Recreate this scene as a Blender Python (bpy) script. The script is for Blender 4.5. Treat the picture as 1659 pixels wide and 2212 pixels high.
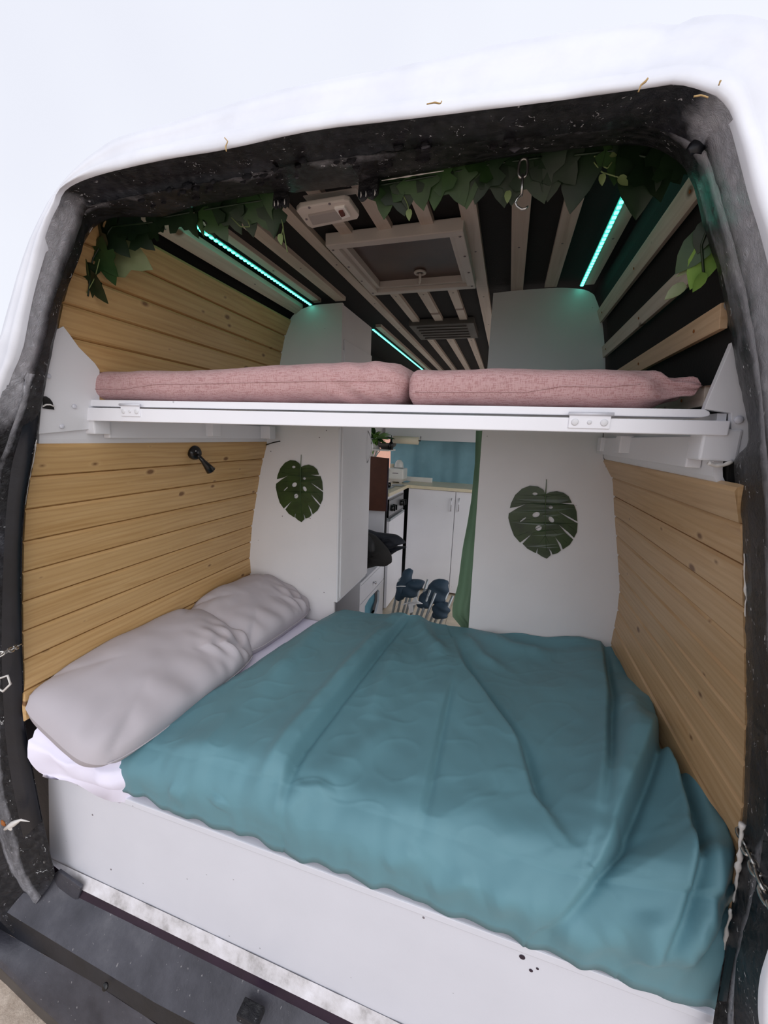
import bpy, bmesh, math, random
import numpy as np
from mathutils import Vector, Matrix, noise, geometry
random.seed(7)
for o in list(bpy.data.objects): bpy.data.objects.remove(o)
scene = bpy.context.scene
COL = scene.collection
H = 1.95                      # camera height above the ground (all coordinates below are relative to the lens)

# ------------------------------------------------------------------ camera
FPX, CX, CY = 850.0, 829.5, 1106.0
Dv = Vector((270, -156, FPX)).normalized()
Xv = Vector((2879, 276, -FPX)).normalized(); Xv = (Xv - Dv * Xv.dot(Dv)).normalized()
Uv = Xv.cross(Dv)
R = Matrix((Xv, Dv, Uv))      # camera (x right, y down, z forward) -> world (x right, y into the van, z up)
cam = bpy.data.cameras.new('camera'); cam.sensor_fit = 'HORIZONTAL'; cam.sensor_width = 36.0
cam.lens = FPX * 36.0 / 1659.0; cam.clip_start = 0.02; cam.clip_end = 200
camo = bpy.data.objects.new('camera', cam); COL.objects.link(camo)
r_, d_, f_ = R.col[0], R.col[1], R.col[2]
camo.matrix_world = Matrix(((r_.x, -d_.x, -f_.x, 0), (r_.y, -d_.y, -f_.y, 0), (r_.z, -d_.z, -f_.z, H), (0, 0, 0, 1)))
scene.camera = camo

# ------------------------------------------------------------------ overcast sky, hazy sun, exposure
w = bpy.data.worlds.new('overcast'); scene.world = w; w.use_nodes = True
nt = w.node_tree; nt.nodes.clear()
tc = nt.nodes.new('ShaderNodeTexCoord'); nz = nt.nodes.new('ShaderNodeTexNoise'); nz.inputs['Scale'].default_value = 1.6
nz.inputs['Detail'].default_value = 3
cr = nt.nodes.new('ShaderNodeValToRGB')
cr.color_ramp.elements[0].color = (0.80, 0.82, 0.92, 1); cr.color_ramp.elements[0].position = 0.3
cr.color_ramp.elements[1].color = (0.88, 0.905, 0.985, 1); cr.color_ramp.elements[1].position = 0.65
bg = nt.nodes.new('ShaderNodeBackground'); out = nt.nodes.new('ShaderNodeOutputWorld')
nt.links.new(tc.outputs['Generated'], nz.inputs['Vector']); nt.links.new(nz.outputs['Fac'], cr.inputs['Fac'])
nt.links.new(cr.outputs['Color'], bg.inputs['Color']); nt.links.new(bg.outputs['Background'], out.inputs['Surface'])
bg.inputs['Strength'].default_value = 0.86
sun = bpy.data.lights.new('hazy_sun', 'SUN'); sun.energy = 1.3; sun.angle = math.radians(80); sun.color = (1.0, 0.985, 0.96)
suno = bpy.data.objects.new('hazy_sun', sun); COL.objects.link(suno)
suno.rotation_euler = Vector((-0.42, 0.74, -0.50)).to_track_quat('-Z', 'Y').to_euler()
vs = scene.view_settings; vs.view_transform = 'Standard'; vs.look = 'None'; vs.gamma = 1.0
vs.use_curve_mapping = False; vs.exposure = 0.26

# ------------------------------------------------------------------ pixel -> point on a known plane of the van
def ray(px, py): return R @ Vector((px - CX, py - CY, FPX))
def atY(px, py, y): r = ray(px, py); return r * (y / r.y)
def atX(px, py, x): r = ray(px, py); return r * (x / r.x)
def atZ(px, py, z): r = ray(px, py); return r * (z / r.z)

# ------------------------------------------------------------------ materials
MATS = {}
class NB:
    def __init__(s, name):
        s.m = bpy.data.materials.new(name); s.m.use_nodes = True; s.t = s.m.node_tree; s.t.nodes.clear()
        s.o = s.n('ShaderNodeOutputMaterial'); s.b = s.n('ShaderNodeBsdfPrincipled'); s.l(s.b.outputs[0], s.o.inputs[0])
        MATS[name] = s.m
    def n(s, t, **k):
        x = s.t.nodes.new(t)
        for a, v in k.items():
            if hasattr(x, a): setattr(x, a, v)
            else: x.inputs[a.replace('_', ' ')].default_value = v
        return x
    def l(s, a, b): s.t.links.new(a, b)
    def coords(s, scale=(1, 1, 1), rnd=False):
        c = s.n('ShaderNodeTexCoord'); v = c.outputs['Object']
        if rnd:
            oi = s.n('ShaderNodeObjectInfo'); mu = s.n('ShaderNodeMath', operation='MULTIPLY'); mu.inputs[1].default_value = 53.0
            s.l(oi.outputs['Random'], mu.inputs[0]); ad = s.n('ShaderNodeVectorMath', operation='ADD')
            s.l(v, ad.inputs[0]); s.l(mu.outputs[0], ad.inputs[1]); v = ad.outputs[0]
        mp = s.n('ShaderNodeMapping'); mp.inputs['Scale'].default_value = scale; s.l(v, mp.inputs['Vector']); return mp.outputs[0]
    def noise(s, vec, scale, detail=3, rough=0.5, dist=0.0):
        x = s.n('ShaderNodeTexNoise'); x.inputs['Scale'].default_value = scale; x.inputs['Detail'].default_value = detail
        x.inputs['Roughness'].default_value = rough; x.inputs['Distortion'].default_value = dist
        if vec is not None: s.l(vec, x.inputs['Vector'])
        return x.outputs['Fac']
    def ramp(s, fac, stops):
        x = s.n('ShaderNodeValToRGB'); e = x.color_ramp.elements
        while len(e) < len(stops): e.new(0.5)
        for i, (p, c) in enumerate(stops):
            e[i].position = p; e[i].color = (*c, 1) if len(c) == 3 else c
        s.l(fac, x.inputs['Fac']); return x.outputs['Color']
    def mix(s, fac, a, b, mode='MIX'):
        x = s.n('ShaderNodeMix', data_type='RGBA', blend_type=mode)
        for v, i in ((fac, 0), (a, 6), (b, 7)):
            if hasattr(v, 'links') or hasattr(v, 'is_linked'): s.l(v, x.inputs[i])
            else: x.inputs[i].default_value = v if i == 0 else ((*v, 1) if len(v) == 3 else v)
        return x.outputs[2]
    def bump(s, h, strength=0.3, dist=0.01):
        x = s.n('ShaderNodeBump'); x.inputs['Strength'].default_value = strength; x.inputs['Distance'].default_value = dist
        s.l(h, x.inputs['Height']); s.l(x.outputs[0], s.b.inputs['Normal'])
    def set(s, **k):
        for a, v in k.items():
            i = s.b.inputs[a.replace('_', ' ')]
            if hasattr(v, 'is_linked'): s.l(v, i)
            else: i.default_value = (*v, 1) if isinstance(v, tuple) and len(v) == 3 else v
        return s
def G(r, g, b):               # sRGB 0-255 -> linear
    return tuple(((c / 255) / 12.92 if c <= 10 else (((c / 255) + 0.055) / 1.055) ** 2.4) for c in (r, g, b))

def plain(name, rgb, rough=0.5, metal=0.0, var=0.06, scale=9.0, bump=0.0, bscale=60.0, rnd=True):
    b = NB(name); v = b.coords(rnd=rnd); f = b.noise(v, scale, 4)
    lo = tuple(c * (1 - var) for c in rgb); hi = tuple(min(1, c * (1 + var)) for c in rgb)
    b.set(Base_Color=b.ramp(f, [(0.3, lo), (0.7, hi)]), Roughness=rough, Metallic=metal)
    if bump: b.bump(b.noise(v, bscale, 4), bump, 0.004)
    return b.m

def mk_materials():
    # white van paint with dirt and hairline rust
    b = NB('body_white'); v = b.coords(); f = b.noise(v, 7, 6, 0.6); g = b.noise(v, 60, 5, 0.7)
    c = b.ramp(f, [(0.25, G(214, 216, 225)), (0.6, G(228, 230, 238))])
    c = b.mix(b.ramp(g, [(0.70, (0, 0, 0)), (0.80, (0.5, 0.5, 0.5))]), c, G(170, 160, 140))
    b.set(Base_Color=c, Roughness=0.38); b.bump(f, 0.08, 0.01)
    # thick brushed black paint with chips and bare white specks
    b = NB('black_paint'); v = b.coords(); f = b.noise(v, 9, 6, 0.6); g = b.noise(v, 55, 6, 0.75, 0.6); h = b.noise(v, 21, 3, 0.5)
    fl_ = b.noise(b.coords((1, 1, .6)), 85, 3, 0.6, 1.5)
    c = b.ramp(f, [(0.30, G(9, 9, 13)), (0.52, G(20, 20, 27)), (0.75, G(54, 55, 64))])
    spk = b.n('ShaderNodeMath', operation='GREATER_THAN'); spk.inputs[1].default_value = 0.655; b.l(fl_, spk.inputs[0])
    msk = b.n('ShaderNodeMath', operation='GREATER_THAN'); msk.inputs[1].default_value = 0.53; b.l(h, msk.inputs[0])
    mm = b.n('ShaderNodeMath', operation='MULTIPLY'); b.l(spk.outputs[0], mm.inputs[0]); b.l(msk.outputs[0], mm.inputs[1])
    c = b.mix(mm.outputs[0], c, G(205, 205, 208))
    wa = b.n('ShaderNodeAttribute', attribute_name='sheen_wear'); wn = b.n('ShaderNodeMath', operation='MULTIPLY_ADD'); wn.inputs[1].default_value = 0.9  # blends pale grey, painted sky sheen and worn paint, over the black
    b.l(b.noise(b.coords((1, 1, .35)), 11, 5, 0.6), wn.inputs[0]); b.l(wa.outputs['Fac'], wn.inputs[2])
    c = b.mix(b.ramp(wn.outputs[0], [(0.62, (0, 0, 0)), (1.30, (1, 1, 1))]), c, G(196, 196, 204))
    b.set(Base_Color=c, Roughness=0.24); b.bump(g, 0.85, 0.014)
    b = NB('black_paint_smooth'); v = b.coords(); f = b.noise(v, 6, 5, 0.55); g = b.noise(v, 30, 4, 0.6)
    b.set(Base_Color=b.ramp(f, [(0.3, G(8, 9, 14)), (0.7, G(24, 27, 36))]), Roughness=0.4); b.bump(g, 0.12, 0.01)
    # grey-black step, scuffed
    b = NB('step_paint'); v = b.coords(); f = b.noise(v, 5, 7, 0.62); g = b.noise(v, 40, 6, 0.7); vs2 = b.coords((14, 2.5, 14)); h = b.noise(vs2, 7, 3)
    c = b.ramp(f, [(0.3, G(38, 38, 46)), (0.55, G(66, 66, 74)), (0.75, G(92, 92, 98))])
    c = b.mix(b.ramp(h, [(0.70, (0, 0, 0)), (0.74, (1, 1, 1))]), c, G(122, 120, 122))
    b.set(Base_Color=c, Roughness=0.45); b.bump(g, 0.25, 0.01)
    # purple-black door seal under the bed box
    plain('seal_dark', G(38, 22, 40), 0.5, var=0.3, bump=0.2)
    # dirty white strip
    b = NB('dirty_white'); v = b.coords((1, 1, 1)); f = b.noise(v, 14, 6, 0.65)
    b.set(Base_Color=b.ramp(f, [(0.30, G(150, 146, 146)), (0.48, G(200, 197, 200)), (0.7, G(222, 220, 226))]), Roughness=0.6); b.bump(f, 0.3, 0.01)
    plain('sealant', G(214, 210, 205), 0.5, var=0.1, bump=0.4, bscale=80)
    # painted joinery
    def paint(name, rgb, rough=0.42):
        b = NB(name); v = b.coords(); f = b.noise(v, 5, 4); g = b.noise(v, 130, 3, 0.6)
        vo = b.n('ShaderNodeTexVoronoi'); vo.inputs['Scale'].default_value = 13; b.l(v, vo.inputs['Vector'])
        sp = b.n('ShaderNodeMath', operation='LESS_THAN'); sp.inputs[1].default_value = 0.035; b.l(vo.outputs['Distance'], sp.inputs[0])
        lo = tuple(x * 0.955 for x in rgb)
        c = b.mix(sp.outputs[0], b.ramp(f, [(0.3, lo), (0.7, rgb)]), tuple(x * 0.62 for x in rgb))
        b.set(Base_Color=c, Roughness=rough); b.bump(g, 0.06, 0.003)
    paint('white_paint', G(226, 226, 230)); paint('white_panel', G(226, 224, 226)); paint('white_gloss', G(214, 215, 224), 0.35); paint('white_bright', G(240, 240, 246), 0.35)
    paint('kitchen_white', G(240, 239, 244), 0.35)
    plain('worktop', G(226, 214, 184), 0.3, var=0.05, scale=30)
    # pine boards
    def pine(name, base, dark, light, along=(1, 1, 1)):
        b = NB(name); v = b.coords((22, 1.1, 22), rnd=True); w_ = b.coords((1, 1, 1), rnd=True)
        f = b.noise(v, 2.2, 5, 0.55, 1.2); big = b.noise(b.coords((6, 0.9, 6), rnd=True), 1.5, 2)
        wv = b.n('ShaderNodeTexWave', wave_type='BANDS', bands_direction='Z'); wv.inputs['Scale'].default_value = 5.5
        wv.inputs['Distortion'].default_value = 7.0; wv.inputs['Detail'].default_value = 1.5; wv.inputs['Detail Scale'].default_value = 0.7
        b.l(b.coords((3, 0.55, 3.2), rnd=True), wv.inputs['Vector'])
        c = b.ramp(f, [(0.25, light), (0.62, base), (0.85, dark)])
        c = b.mix(b.ramp(wv.outputs['Fac'], [(0.55, (0, 0, 0)), (0.95, (0.24, 0.24, 0.24))]), c, dark)
        c = b.mix(b.ramp(big, [(0.35, (0, 0, 0)), (0.7, (0.35, 0.35, 0.35))]), c, light)
        vo = b.n('ShaderNodeTexVoronoi', voronoi_dimensions='2D'); vo.inputs['Scale'].default_value = 1.0
        sx = b.n('ShaderNodeSeparateXYZ'); cx2 = b.n('ShaderNodeCombineXYZ'); b.l(b.coords((1, 6.5, 12), rnd=True), sx.inputs[0])
        b.l(sx.outputs['Y'], cx2.inputs['X']); b.l(sx.outputs['Z'], cx2.inputs['Y']); b.l(cx2.outputs[0], vo.inputs['Vector'])
        sc = b.n('ShaderNodeSeparateColor'); b.l(vo.outputs['Color'], sc.inputs[0]); dv = b.n('ShaderNodeMath', operation='MULTIPLY_ADD'); dv.inputs[1].default_value = .26
        b.l(sc.outputs[0], dv.inputs[0]); b.l(vo.outputs['Distance'], dv.inputs[2])
        kd = b.ramp(dv.outputs[0], [(0.075, (.85, .85, .85)), (0.105, (0.40, 0.40, 0.40)), (0.15, (0, 0, 0))])
        hl = b.ramp(dv.outputs[0], [(0.12, (.5, .5, .5)), (0.22, (0, 0, 0))]); c = b.mix(hl, c, light)
        c = b.mix(kd, c, G(98, 58, 24))
        b.set(Base_Color=c, Roughness=0.42); b.bump(f, 0.08, 0.004)
    pine('pine', G(188, 150, 98), G(152, 108, 60), G(205, 170, 120))
    pine('pine_pale', G(186, 150, 107), G(158, 119, 78), G(202, 170, 130))
    pine('slat_wood', G(196, 180, 164), G(160, 142, 126), G(212, 200, 188))
    pine('slat_warm', G(200, 166, 130), G(160, 118, 80), G(216, 186, 152))
    plain('roof_black', G(13, 12, 13), 0.85, var=0.3, bump=0.15, bscale=200)
    plain('floor_oak', G(206, 192, 170), 0.45, var=0.12, scale=14)
    # fabrics
    def fabric(name, rgb, weave=700, bumpf=0.15, var=0.08, rough=0.8, sheen=0.0, slub=None):
        b = NB(name); v = b.coords(); f = b.noise(v, 4, 4); g = b.noise(v, weave, 2)
        c = b.ramp(f, [(0.3, tuple(x * (1 - var) for x in rgb)), (0.7, tuple(x * (1 + var) for x in rgb))])
        if slub:
            s1 = b.noise(b.coords((60, 60, 620)), 1, 3, 0.6); s2 = b.noise(b.coords((620, 620, 60)), 1, 3, 0.6)
            k = b.n('ShaderNodeMath', operation='ADD'); b.l(s1, k.inputs[0]); b.l(s2, k.inputs[1])
            c = b.mix(b.ramp(k.outputs[0], [(0.90, (0, 0, 0)), (1.25, (0.6, 0.6, 0.6))]), c, slub); g = k.outputs[0]
        b.set(Base_Color=c, Roughness=rough, Sheen_Weight=sheen); b.bump(g, bumpf, 0.002)
    fabric('duvet_teal', G(94, 138, 149), 500, 0.05, 0.05, 0.62, 0.05)
    fabric('pillow_grey', G(181, 175, 181), 500, 0.06, 0.04, 0.85)
    fabric('sheet_white', G(236, 232, 250), 500, 0.05, 0.02, 0.85)
    fabric('cushion_pink', G(171, 128, 128), 500, 0.3, 0.08, 0.9, 0.1, slub=G(205, 172, 172))
    fabric('curtain_green', G(112, 142, 114), 400, 0.08, 0.06, 0.75)
    fabric('curtain_teal', G(134, 178, 190), 300, 0.1, 0.16, 0.85)
    fabric('jacket_navy', G(26, 29, 40), 300, 0.2, 0.2, 0.7)
    fabric('fleece_dark', G(38, 36, 35), 160, 0.8, 0.4, 0.95)
    fabric('chair_navy', G(44, 66, 84), 300, 0.1, 0.15, 0.6)
    plain('blue_cloth', G(116, 172, 190), 0.8, var=0.12)
    plain('tag_white', G(236, 236, 238), 0.5)
    plain('tube_grey', G(176, 182, 186), 0.35, 0.6)
    plain('chrome', G(196, 196, 200), 0.22, 1.0); plain('chain_steel', G(188, 186, 182), 0.3, 1.0, var=0.15)
    plain('plastic_black', G(14, 14, 15), 0.22); plain('rubber_black', G(16, 16, 18), 0.6)
    plain('plastic_white', G(232, 230, 226), 0.35); plain('plastic_cream', G(206, 198, 190), 0.4, var=0.05)
    plain('lens_grey', G(160, 152, 148), 0.25); plain('switch_brown', G(92, 36, 24), 0.4)
    plain('knob_grey', G(150, 150, 152), 0.3, 0.6); plain('brown_board', G(88, 50, 34), 0.55, var=0.12, scale=20)
    plain('paper', G(232, 222, 200), 0.9); plain('vent_grey', G(92, 88, 84), 0.5, 0.3, var=0.25, bump=0.2)
    plain('stain_grey', G(120, 112, 118), 0.7); plain('rust', G(150, 88, 36), 0.8, var=0.3); plain('rust_pale', G(186, 156, 108), 0.8, var=0.3)
    b = NB('hatch_brown'); v = b.coords(); b.set(Base_Color=b.ramp(b.noise(v, 8, 5), [(0.3, G(60, 38, 32)), (0.7, G(82, 56, 46))]), Roughness=0.3)
    # leaves
    def leaf(name, a, c2, rough=0.4):
        b = NB(name); v = b.coords(rnd=True); f = b.noise(v, 16, 4); b.set(Base_Color=b.ramp(f, [(0.3, a), (0.7, c2)]), Roughness=rough)
    leaf('leaf_dark', G(22, 40, 24), G(36, 58, 34)); leaf('leaf_mid', G(38, 66, 34), G(62, 92, 50)); leaf('leaf_light', G(126, 142, 100), G(150, 160, 122))
    leaf('leaf_bright', G(104, 150, 66), G(150, 190, 96)); leaf('monstera', G(28, 46, 24), G(50, 72, 34), 0.3)
    plain('vein', G(66, 92, 56), 0.4); plain('stem_green', G(120, 138, 86), 0.5)
    b = NB('led_glow'); b.set(Base_Color=(0.2, 0.9, 0.75), Emission_Color=(0.10, 1.0, 0.74), Emission_Strength=4.5)
    b = NB('led_tape'); b.set(Base_Color=(0.10, 0.5, 0.42), Emission_Color=(0.06, 0.80, 0.60), Emission_Strength=0.30, Roughness=0.3)
    b = NB('glass'); b.set(Base_Color=(1, 1, 1), Roughness=0.02, Transmission_Weight=1.0, IOR=1.02)
    b = NB('paving'); v = b.coords(); f = b.noise(v, 30, 6, 0.7); b.set(Base_Color=b.ramp(f, [(0.3, G(168, 150, 134)), (0.7, G(214, 198, 182))]), Roughness=0.9); b.bump(f, 0.4, 0.02)
    plain('salmon_render', G(222, 172, 150), 0.9)
    m = MATS['curtain_teal']; t_ = m.node_tree; pb = [n for n in t_.nodes if n.type == 'BSDF_PRINCIPLED'][0]; ou = [n for n in t_.nodes if n.type == 'OUTPUT_MATERIAL'][0]
    tr = t_.nodes.new('ShaderNodeBsdfTranslucent'); mx = t_.nodes.new('ShaderNodeMixShader'); mx.inputs[0].default_value = 0.5
    t_.links.new(pb.inputs['Base Color'].links[0].from_socket, tr.inputs['Color'])
    t_.links.new(pb.outputs[0], mx.inputs[1]); t_.links.new(tr.outputs[0], mx.inputs[2]); t_.links.new(mx.outputs[0], ou.inputs[0])
mk_materials()

# ------------------------------------------------------------------ mesh helpers (coordinates relative to the lens; H lifts them onto the ground)
ORG = {}
def link(o, parent, origin, label=None, cat=None, kind=None, group=None):
    COL.objects.link(o)
    if parent is not None:
        o.parent = parent; o.location = origin - ORG[parent.name]
    else: o.location = origin
    ORG[o.name] = origin
    tagp(o, label, cat, kind, group); return o
def tagp(o, label=None, cat=None, kind=None, group=None):
    if label: o['label'] = label
    if cat: o['category'] = cat
    if kind: o['kind'] = kind
    if group: o['group'] = group
    return o
def thing(name, loc, label=None, cat=None, kind=None, group=None):
    o = bpy.data.objects.new(name, None); o.empty_display_size = 0.05
    return link(o, None, Vector(loc) + Vector((0, 0, H)), label, cat, kind, group)
def mesh(name, verts, faces, mat, parent=None, smooth=False, bev=0.0, **tags):
    V = [Vector(v) + Vector((0, 0, H)) for v in verts]
    lo = Vector([min(v[i] for v in V) for i in range(3)]); hi = Vector([max(v[i] for v in V) for i in range(3)])
    org = Vector(((lo.x + hi.x) / 2, (lo.y + hi.y) / 2, lo.z))
    me = bpy.data.meshes.new(name); me.from_pydata([v - org for v in V], [], faces)
    bm = bmesh.new(); bm.from_mesh(me)
    bmesh.ops.recalc_face_normals(bm, faces=bm.faces)
    if bev > 0: bmesh.ops.bevel(bm, geom=[e for e in bm.edges if e.calc_face_angle(0) > 0.5], offset=bev, segments=2, affect='EDGES', profile=0.6)
    for f in bm.faces: f.smooth = smooth
    bm.to_mesh(me); bm.free(); me.materials.append(MATS[mat])
    return link(bpy.data.objects.new(name, me), parent, org, **tags)
def boxvf(lo, hi):
    x0, y0, z0 = lo; x1, y1, z1 = hi
    return ([(x0, y0, z0), (x1, y0, z0), (x1, y1, z0), (x0, y1, z0), (x0, y0, z1), (x1, y0, z1), (x1, y1, z1), (x0, y1, z1)],
            [(0, 3, 2, 1), (4, 5, 6, 7), (0, 1, 5, 4), (1, 2, 6, 5), (2, 3, 7, 6), (3, 0, 4, 7)])
def box(name, lo, hi, mat, parent=None, bev=0.0, **t):
    v, f = boxvf(lo, hi); return mesh(name, v, f, mat, parent, bev=bev, smooth=False, **t)
def slab(name, quad, thick, mat, parent=None, bev=0.0, **t):   # a planar outline given thickness along vector
    th = Vector(thick); a = [Vector(q) for q in quad]; n = len(a)
    v = a + [p + th for p in a]; f = [tuple(range(n)), tuple(range(2 * n - 1, n - 1, -1))]
    f += [(i, (i + 1) % n, n + (i + 1) % n, n + i) for i in range(n)]
    return mesh(name, v, f, mat, parent, bev=bev, **t)
def grid(P, closed_u=False):                                    # rows of points -> verts, faces
    nu, nv = len(P), len(P[0]); v = [p for r in P for p in r]; f = []
    for i in range(nu - (0 if closed_u else 1)):
        for j in range(nv - 1):
            a = i * nv + j; b_ = ((i + 1) % nu) * nv + j; f.append((a, b_, b_ + 1, a + 1))
    return v, f
def tubevf(pts, r, n=8, cap=True, closed=False):
    pts = [Vector(p) for p in pts]; m = len(pts); rr = r if isinstance(r, (list, tuple)) else [r] * m
    v, f = [], []; up = None
    for i, p in enumerate(pts):
        if closed: t = pts[(i + 1) % m] - pts[i - 1]
        else: t = pts[min(i + 1, m - 1)] - pts[max(i - 1, 0)]
        t.normalize()
        if up is None: up = t.orthogonal().normalized()
        up = (up - t * up.dot(t)).normalized(); s = t.cross(up)
        for k in range(n):
            a = 2 * math.pi * k / n; v.append(p + (up * math.cos(a) + s * math.sin(a)) * rr[i])
    for i in range(m if closed else m - 1):
        for k in range(n):
            a = i * n; b_ = ((i + 1) % m) * n; f.append((a + k, a + (k + 1) % n, b_ + (k + 1) % n, b_ + k))
    if cap and not closed: f += [tuple(range(n)), tuple(range((m - 1) * n + n - 1, (m - 1) * n - 1, -1))]
    return v, f
def tube(name, pts, r, mat, parent=None, n=8, closed=False, **t):
    v, f = tubevf(pts, r, n, True, closed); return mesh(name, v, f, mat, parent, smooth=True, **t)
def lathevf(prof, c, axis=(0, 0, 1), n=20):
    ax = Vector(axis).normalized(); u = ax.orthogonal().normalized(); s = ax.cross(u); c = Vector(c); P = []
    for k in range(n):
        a = 2 * math.pi * k / n; d = u * math.cos(a) + s * math.sin(a)
        P.append([c + ax * h + d * max(r, 1e-5) for r, h in prof])
    return grid(P, True)
def lathe(name, prof, c, mat, parent=None, axis=(0, 0, 1), n=20, **t):
    v, f = lathevf(prof, c, axis, n); return mesh(name, v, f, mat, parent, smooth=True, **t)
def disc(name, c, r, h, mat, parent=None, axis=(0, 0, 1), n=14, **t):
    return lathe(name, [(0, h), (r * 0.8, h), (r, h * 0.6), (r, 0), (0, 0)], c, mat, parent, axis, n, **t)
def resample(pts, n):
    pts = [Vector(p) for p in pts]; L = [0]
    for a, b_ in zip(pts, pts[1:]): L.append(L[-1] + (b_ - a).length)
    o = []; j = 0
    for i in range(n):
        s = L[-1] * i / (n - 1)
        while j < len(L) - 2 and L[j + 1] < s: j += 1
        t = (s - L[j]) / max(1e-9, L[j + 1] - L[j]); o.append(pts[j].lerp(pts[j + 1], t))
    return o
def crspline(p, k=5):
    o = []
    for i in range(len(p) - 1):
        a, b_, c, d = p[max(i - 1, 0)], p[i], p[i + 1], p[min(i + 2, len(p) - 1)]
        for j in range(k):
            t = j / k; o.append(b_ * 1.0 + (c - a) * (.5 * t) + (a * 2 - b_ * 5 + c * 4 - d) * (.5 * t * t) + (b_ * 3 - a - c * 3 + d) * (.5 * t ** 3))
    return o + [p[-1]]
def lerp(a, b_, t): return a + (b_ - a) * t
def sst(a, b_, x):
    t = max(0, min(1, (x - a) / (b_ - a))); return t * t * (3 - 2 * t)

PY, KY, FZ, CZ = 1.76, 3.44, -1.42, 0.585        # partition plane, kitchen cabinet plane, floor, ceiling (relative)
BACKY = 4.90
# cross-sections of the shell, from the floor up to the ceiling corner (x, z)
SECL = [(-1.27, -1.45), (-1.295, -1.0), (-1.30, -0.78), (-1.305, -0.675), (-1.283, -0.491), (-1.246, -0.312), (-1.22, -0.189), (-1.176, -0.046),
        (-1.135, 0.15), (-1.097, 0.342), (-1.075, 0.436), (-1.037, 0.516), (-0.964, 0.565), (-0.85, 0.585)]
SECR = [(0.48, -1.45), (0.50, -1.0), (0.503, -0.852), (0.508, -0.682), (0.503, -0.581), (0.473, -0.426), (0.439, -0.257), (0.418, -0.137), (0.365, -0.049),
        (0.346, 0.13), (0.327, 0.308), (0.296, 0.457), (0.266, 0.531), (0.206, 0.575), (0.12, 0.585)]
SHL = SECL[:12] + [(-1.030, 0.60)]; SHR = SECR[:13] + [(0.262, 0.60)]
def xsec(S, z):
    for (x0, z0), (x1, z1) in zip(S, S[1:]):
        if z0 <= z <= z1: return lerp(x0, x1, (z - z0) / max(1e-9, z1 - z0))
    return S[0][0] if z < S[0][1] else S[-1][0]
def secpts(S, za, zb, n):
    zs = [za] + [z for x, z in S if za < z < zb] + [zb]
    return resample([(xsec(S, z), 0, z) for z in zs], n)

# edges of the rear door frame, seen from behind the van
def ring3(left, top, right, n=(70, 80, 120)):
    segs = [crspline([atY(*p) for p in s], 4) for s in (left, top, right)]
    o = []
    for s, k in zip(segs, n): o += resample(s, k)[:(None if s is segs[-1] else -1)]
    return o
# outer edge of the black, from lower left over the top to lower right: (px, py, depth)
A_L = [(28, 2018, .63), (-45, 1935, .615), (-90, 1820, .61), (-110, 1650, .61), (-115, 1450, .61), (-95, 1250, .61), (-60, 1050, .62), (-30, 950, .625), (0, 856, .63), (20, 800, .635), (39, 756, .64), (53, 683, .645), (67, 618, .65), (84, 559, .655), (106, 486, .66), (128, 441, .665)]
A_T = [(128, 441, .665), (145, 408, .67), (215, 378, .675), (360, 345, .68), (480, 325, .68), (665, 285, .685), (830, 264, .69), (1150, 225, .69), (1400, 191, .685), (1455, 183, .68), (1505, 192, .675), (1547, 209, .67)]
A_R = [(1547, 209, .67), (1579, 247, .67), (1603, 326, .665), (1626, 415, .66), (1653, 503, .655), (1676, 600, .65), (1700, 750, .64), (1725, 950, .63), (1745, 1250, .625), (1745, 1500, .62), (1725, 1750, .62), (1715, 1900, .62), (1690, 2000, .62), (1664, 2075, .62), (1648, 2135, .62), (1646, 2212, .62), (1660, 2300, .62)]
B_L = [(78, 1952, .675), (40, 1885, .66), (15, 1800, .645), (-12, 1650, .64), (-25, 1450, .64), (-20, 1250, .64), (-8, 1050, .65), (0, 997, .65), (17, 955, .655), (36, 893, .66), (50, 845, .665), (60, 786, .67), (82, 694, .68), (104, 624, .69), (137, 548, .705), (152, 489, .715)]
B_T = [(152, 489, .715), (175, 452, .72), (310, 420, .735), (500, 388, .745), (650, 352, .75), (810, 335, .755), (970, 308, .76), (1280, 280, .76), (1370, 270, .755), (1430, 281, .75), (1482, 306, .745)]
B_R = [(1482, 306, .745), (1528, 330, .74), (1552, 390, .735), (1580, 482, .73), (1603, 576, .725), (1622, 650, .72), (1638, 738, .715), (1650, 820, .71), (1660, 950, .705), (1668, 1150, .70), (1672, 1400, .70), (1668, 1600, .70), (1655, 1780, .70), (1636, 1900, .70), (1612, 2020, .70), (1590, 2120, .70), (1580, 2212, .70), (1575, 2300, .70)]
C_L = [(118, 1890, .718), (98, 1800, .712), (78, 1700, .708), (62, 1610, .705), (53, 1540, .703), (50, 1450, .702), (47, 1350, .702), (48, 1200, .704), (53, 1100, .708), (60, 1050, .712), (72, 985, .72), (80, 940, .73), (86, 900, .735), (97, 840, .745), (123, 708, .77), (140, 632, .785), (168, 559, .80), (182, 523, .81)]
C_T = [(182, 523, .81), (205, 490, .82), (250, 470, .825), (350, 468, .83), (425, 445, .835), (525, 427, .84), (590, 415, .845), (650, 415, .85), (770, 400, .855), (826, 388, .855), (955, 367, .86), (1110, 338, .865), (1214, 326, .865), (1370, 312, .86), (1447, 333, .86), (1483, 369, .86)]
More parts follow.
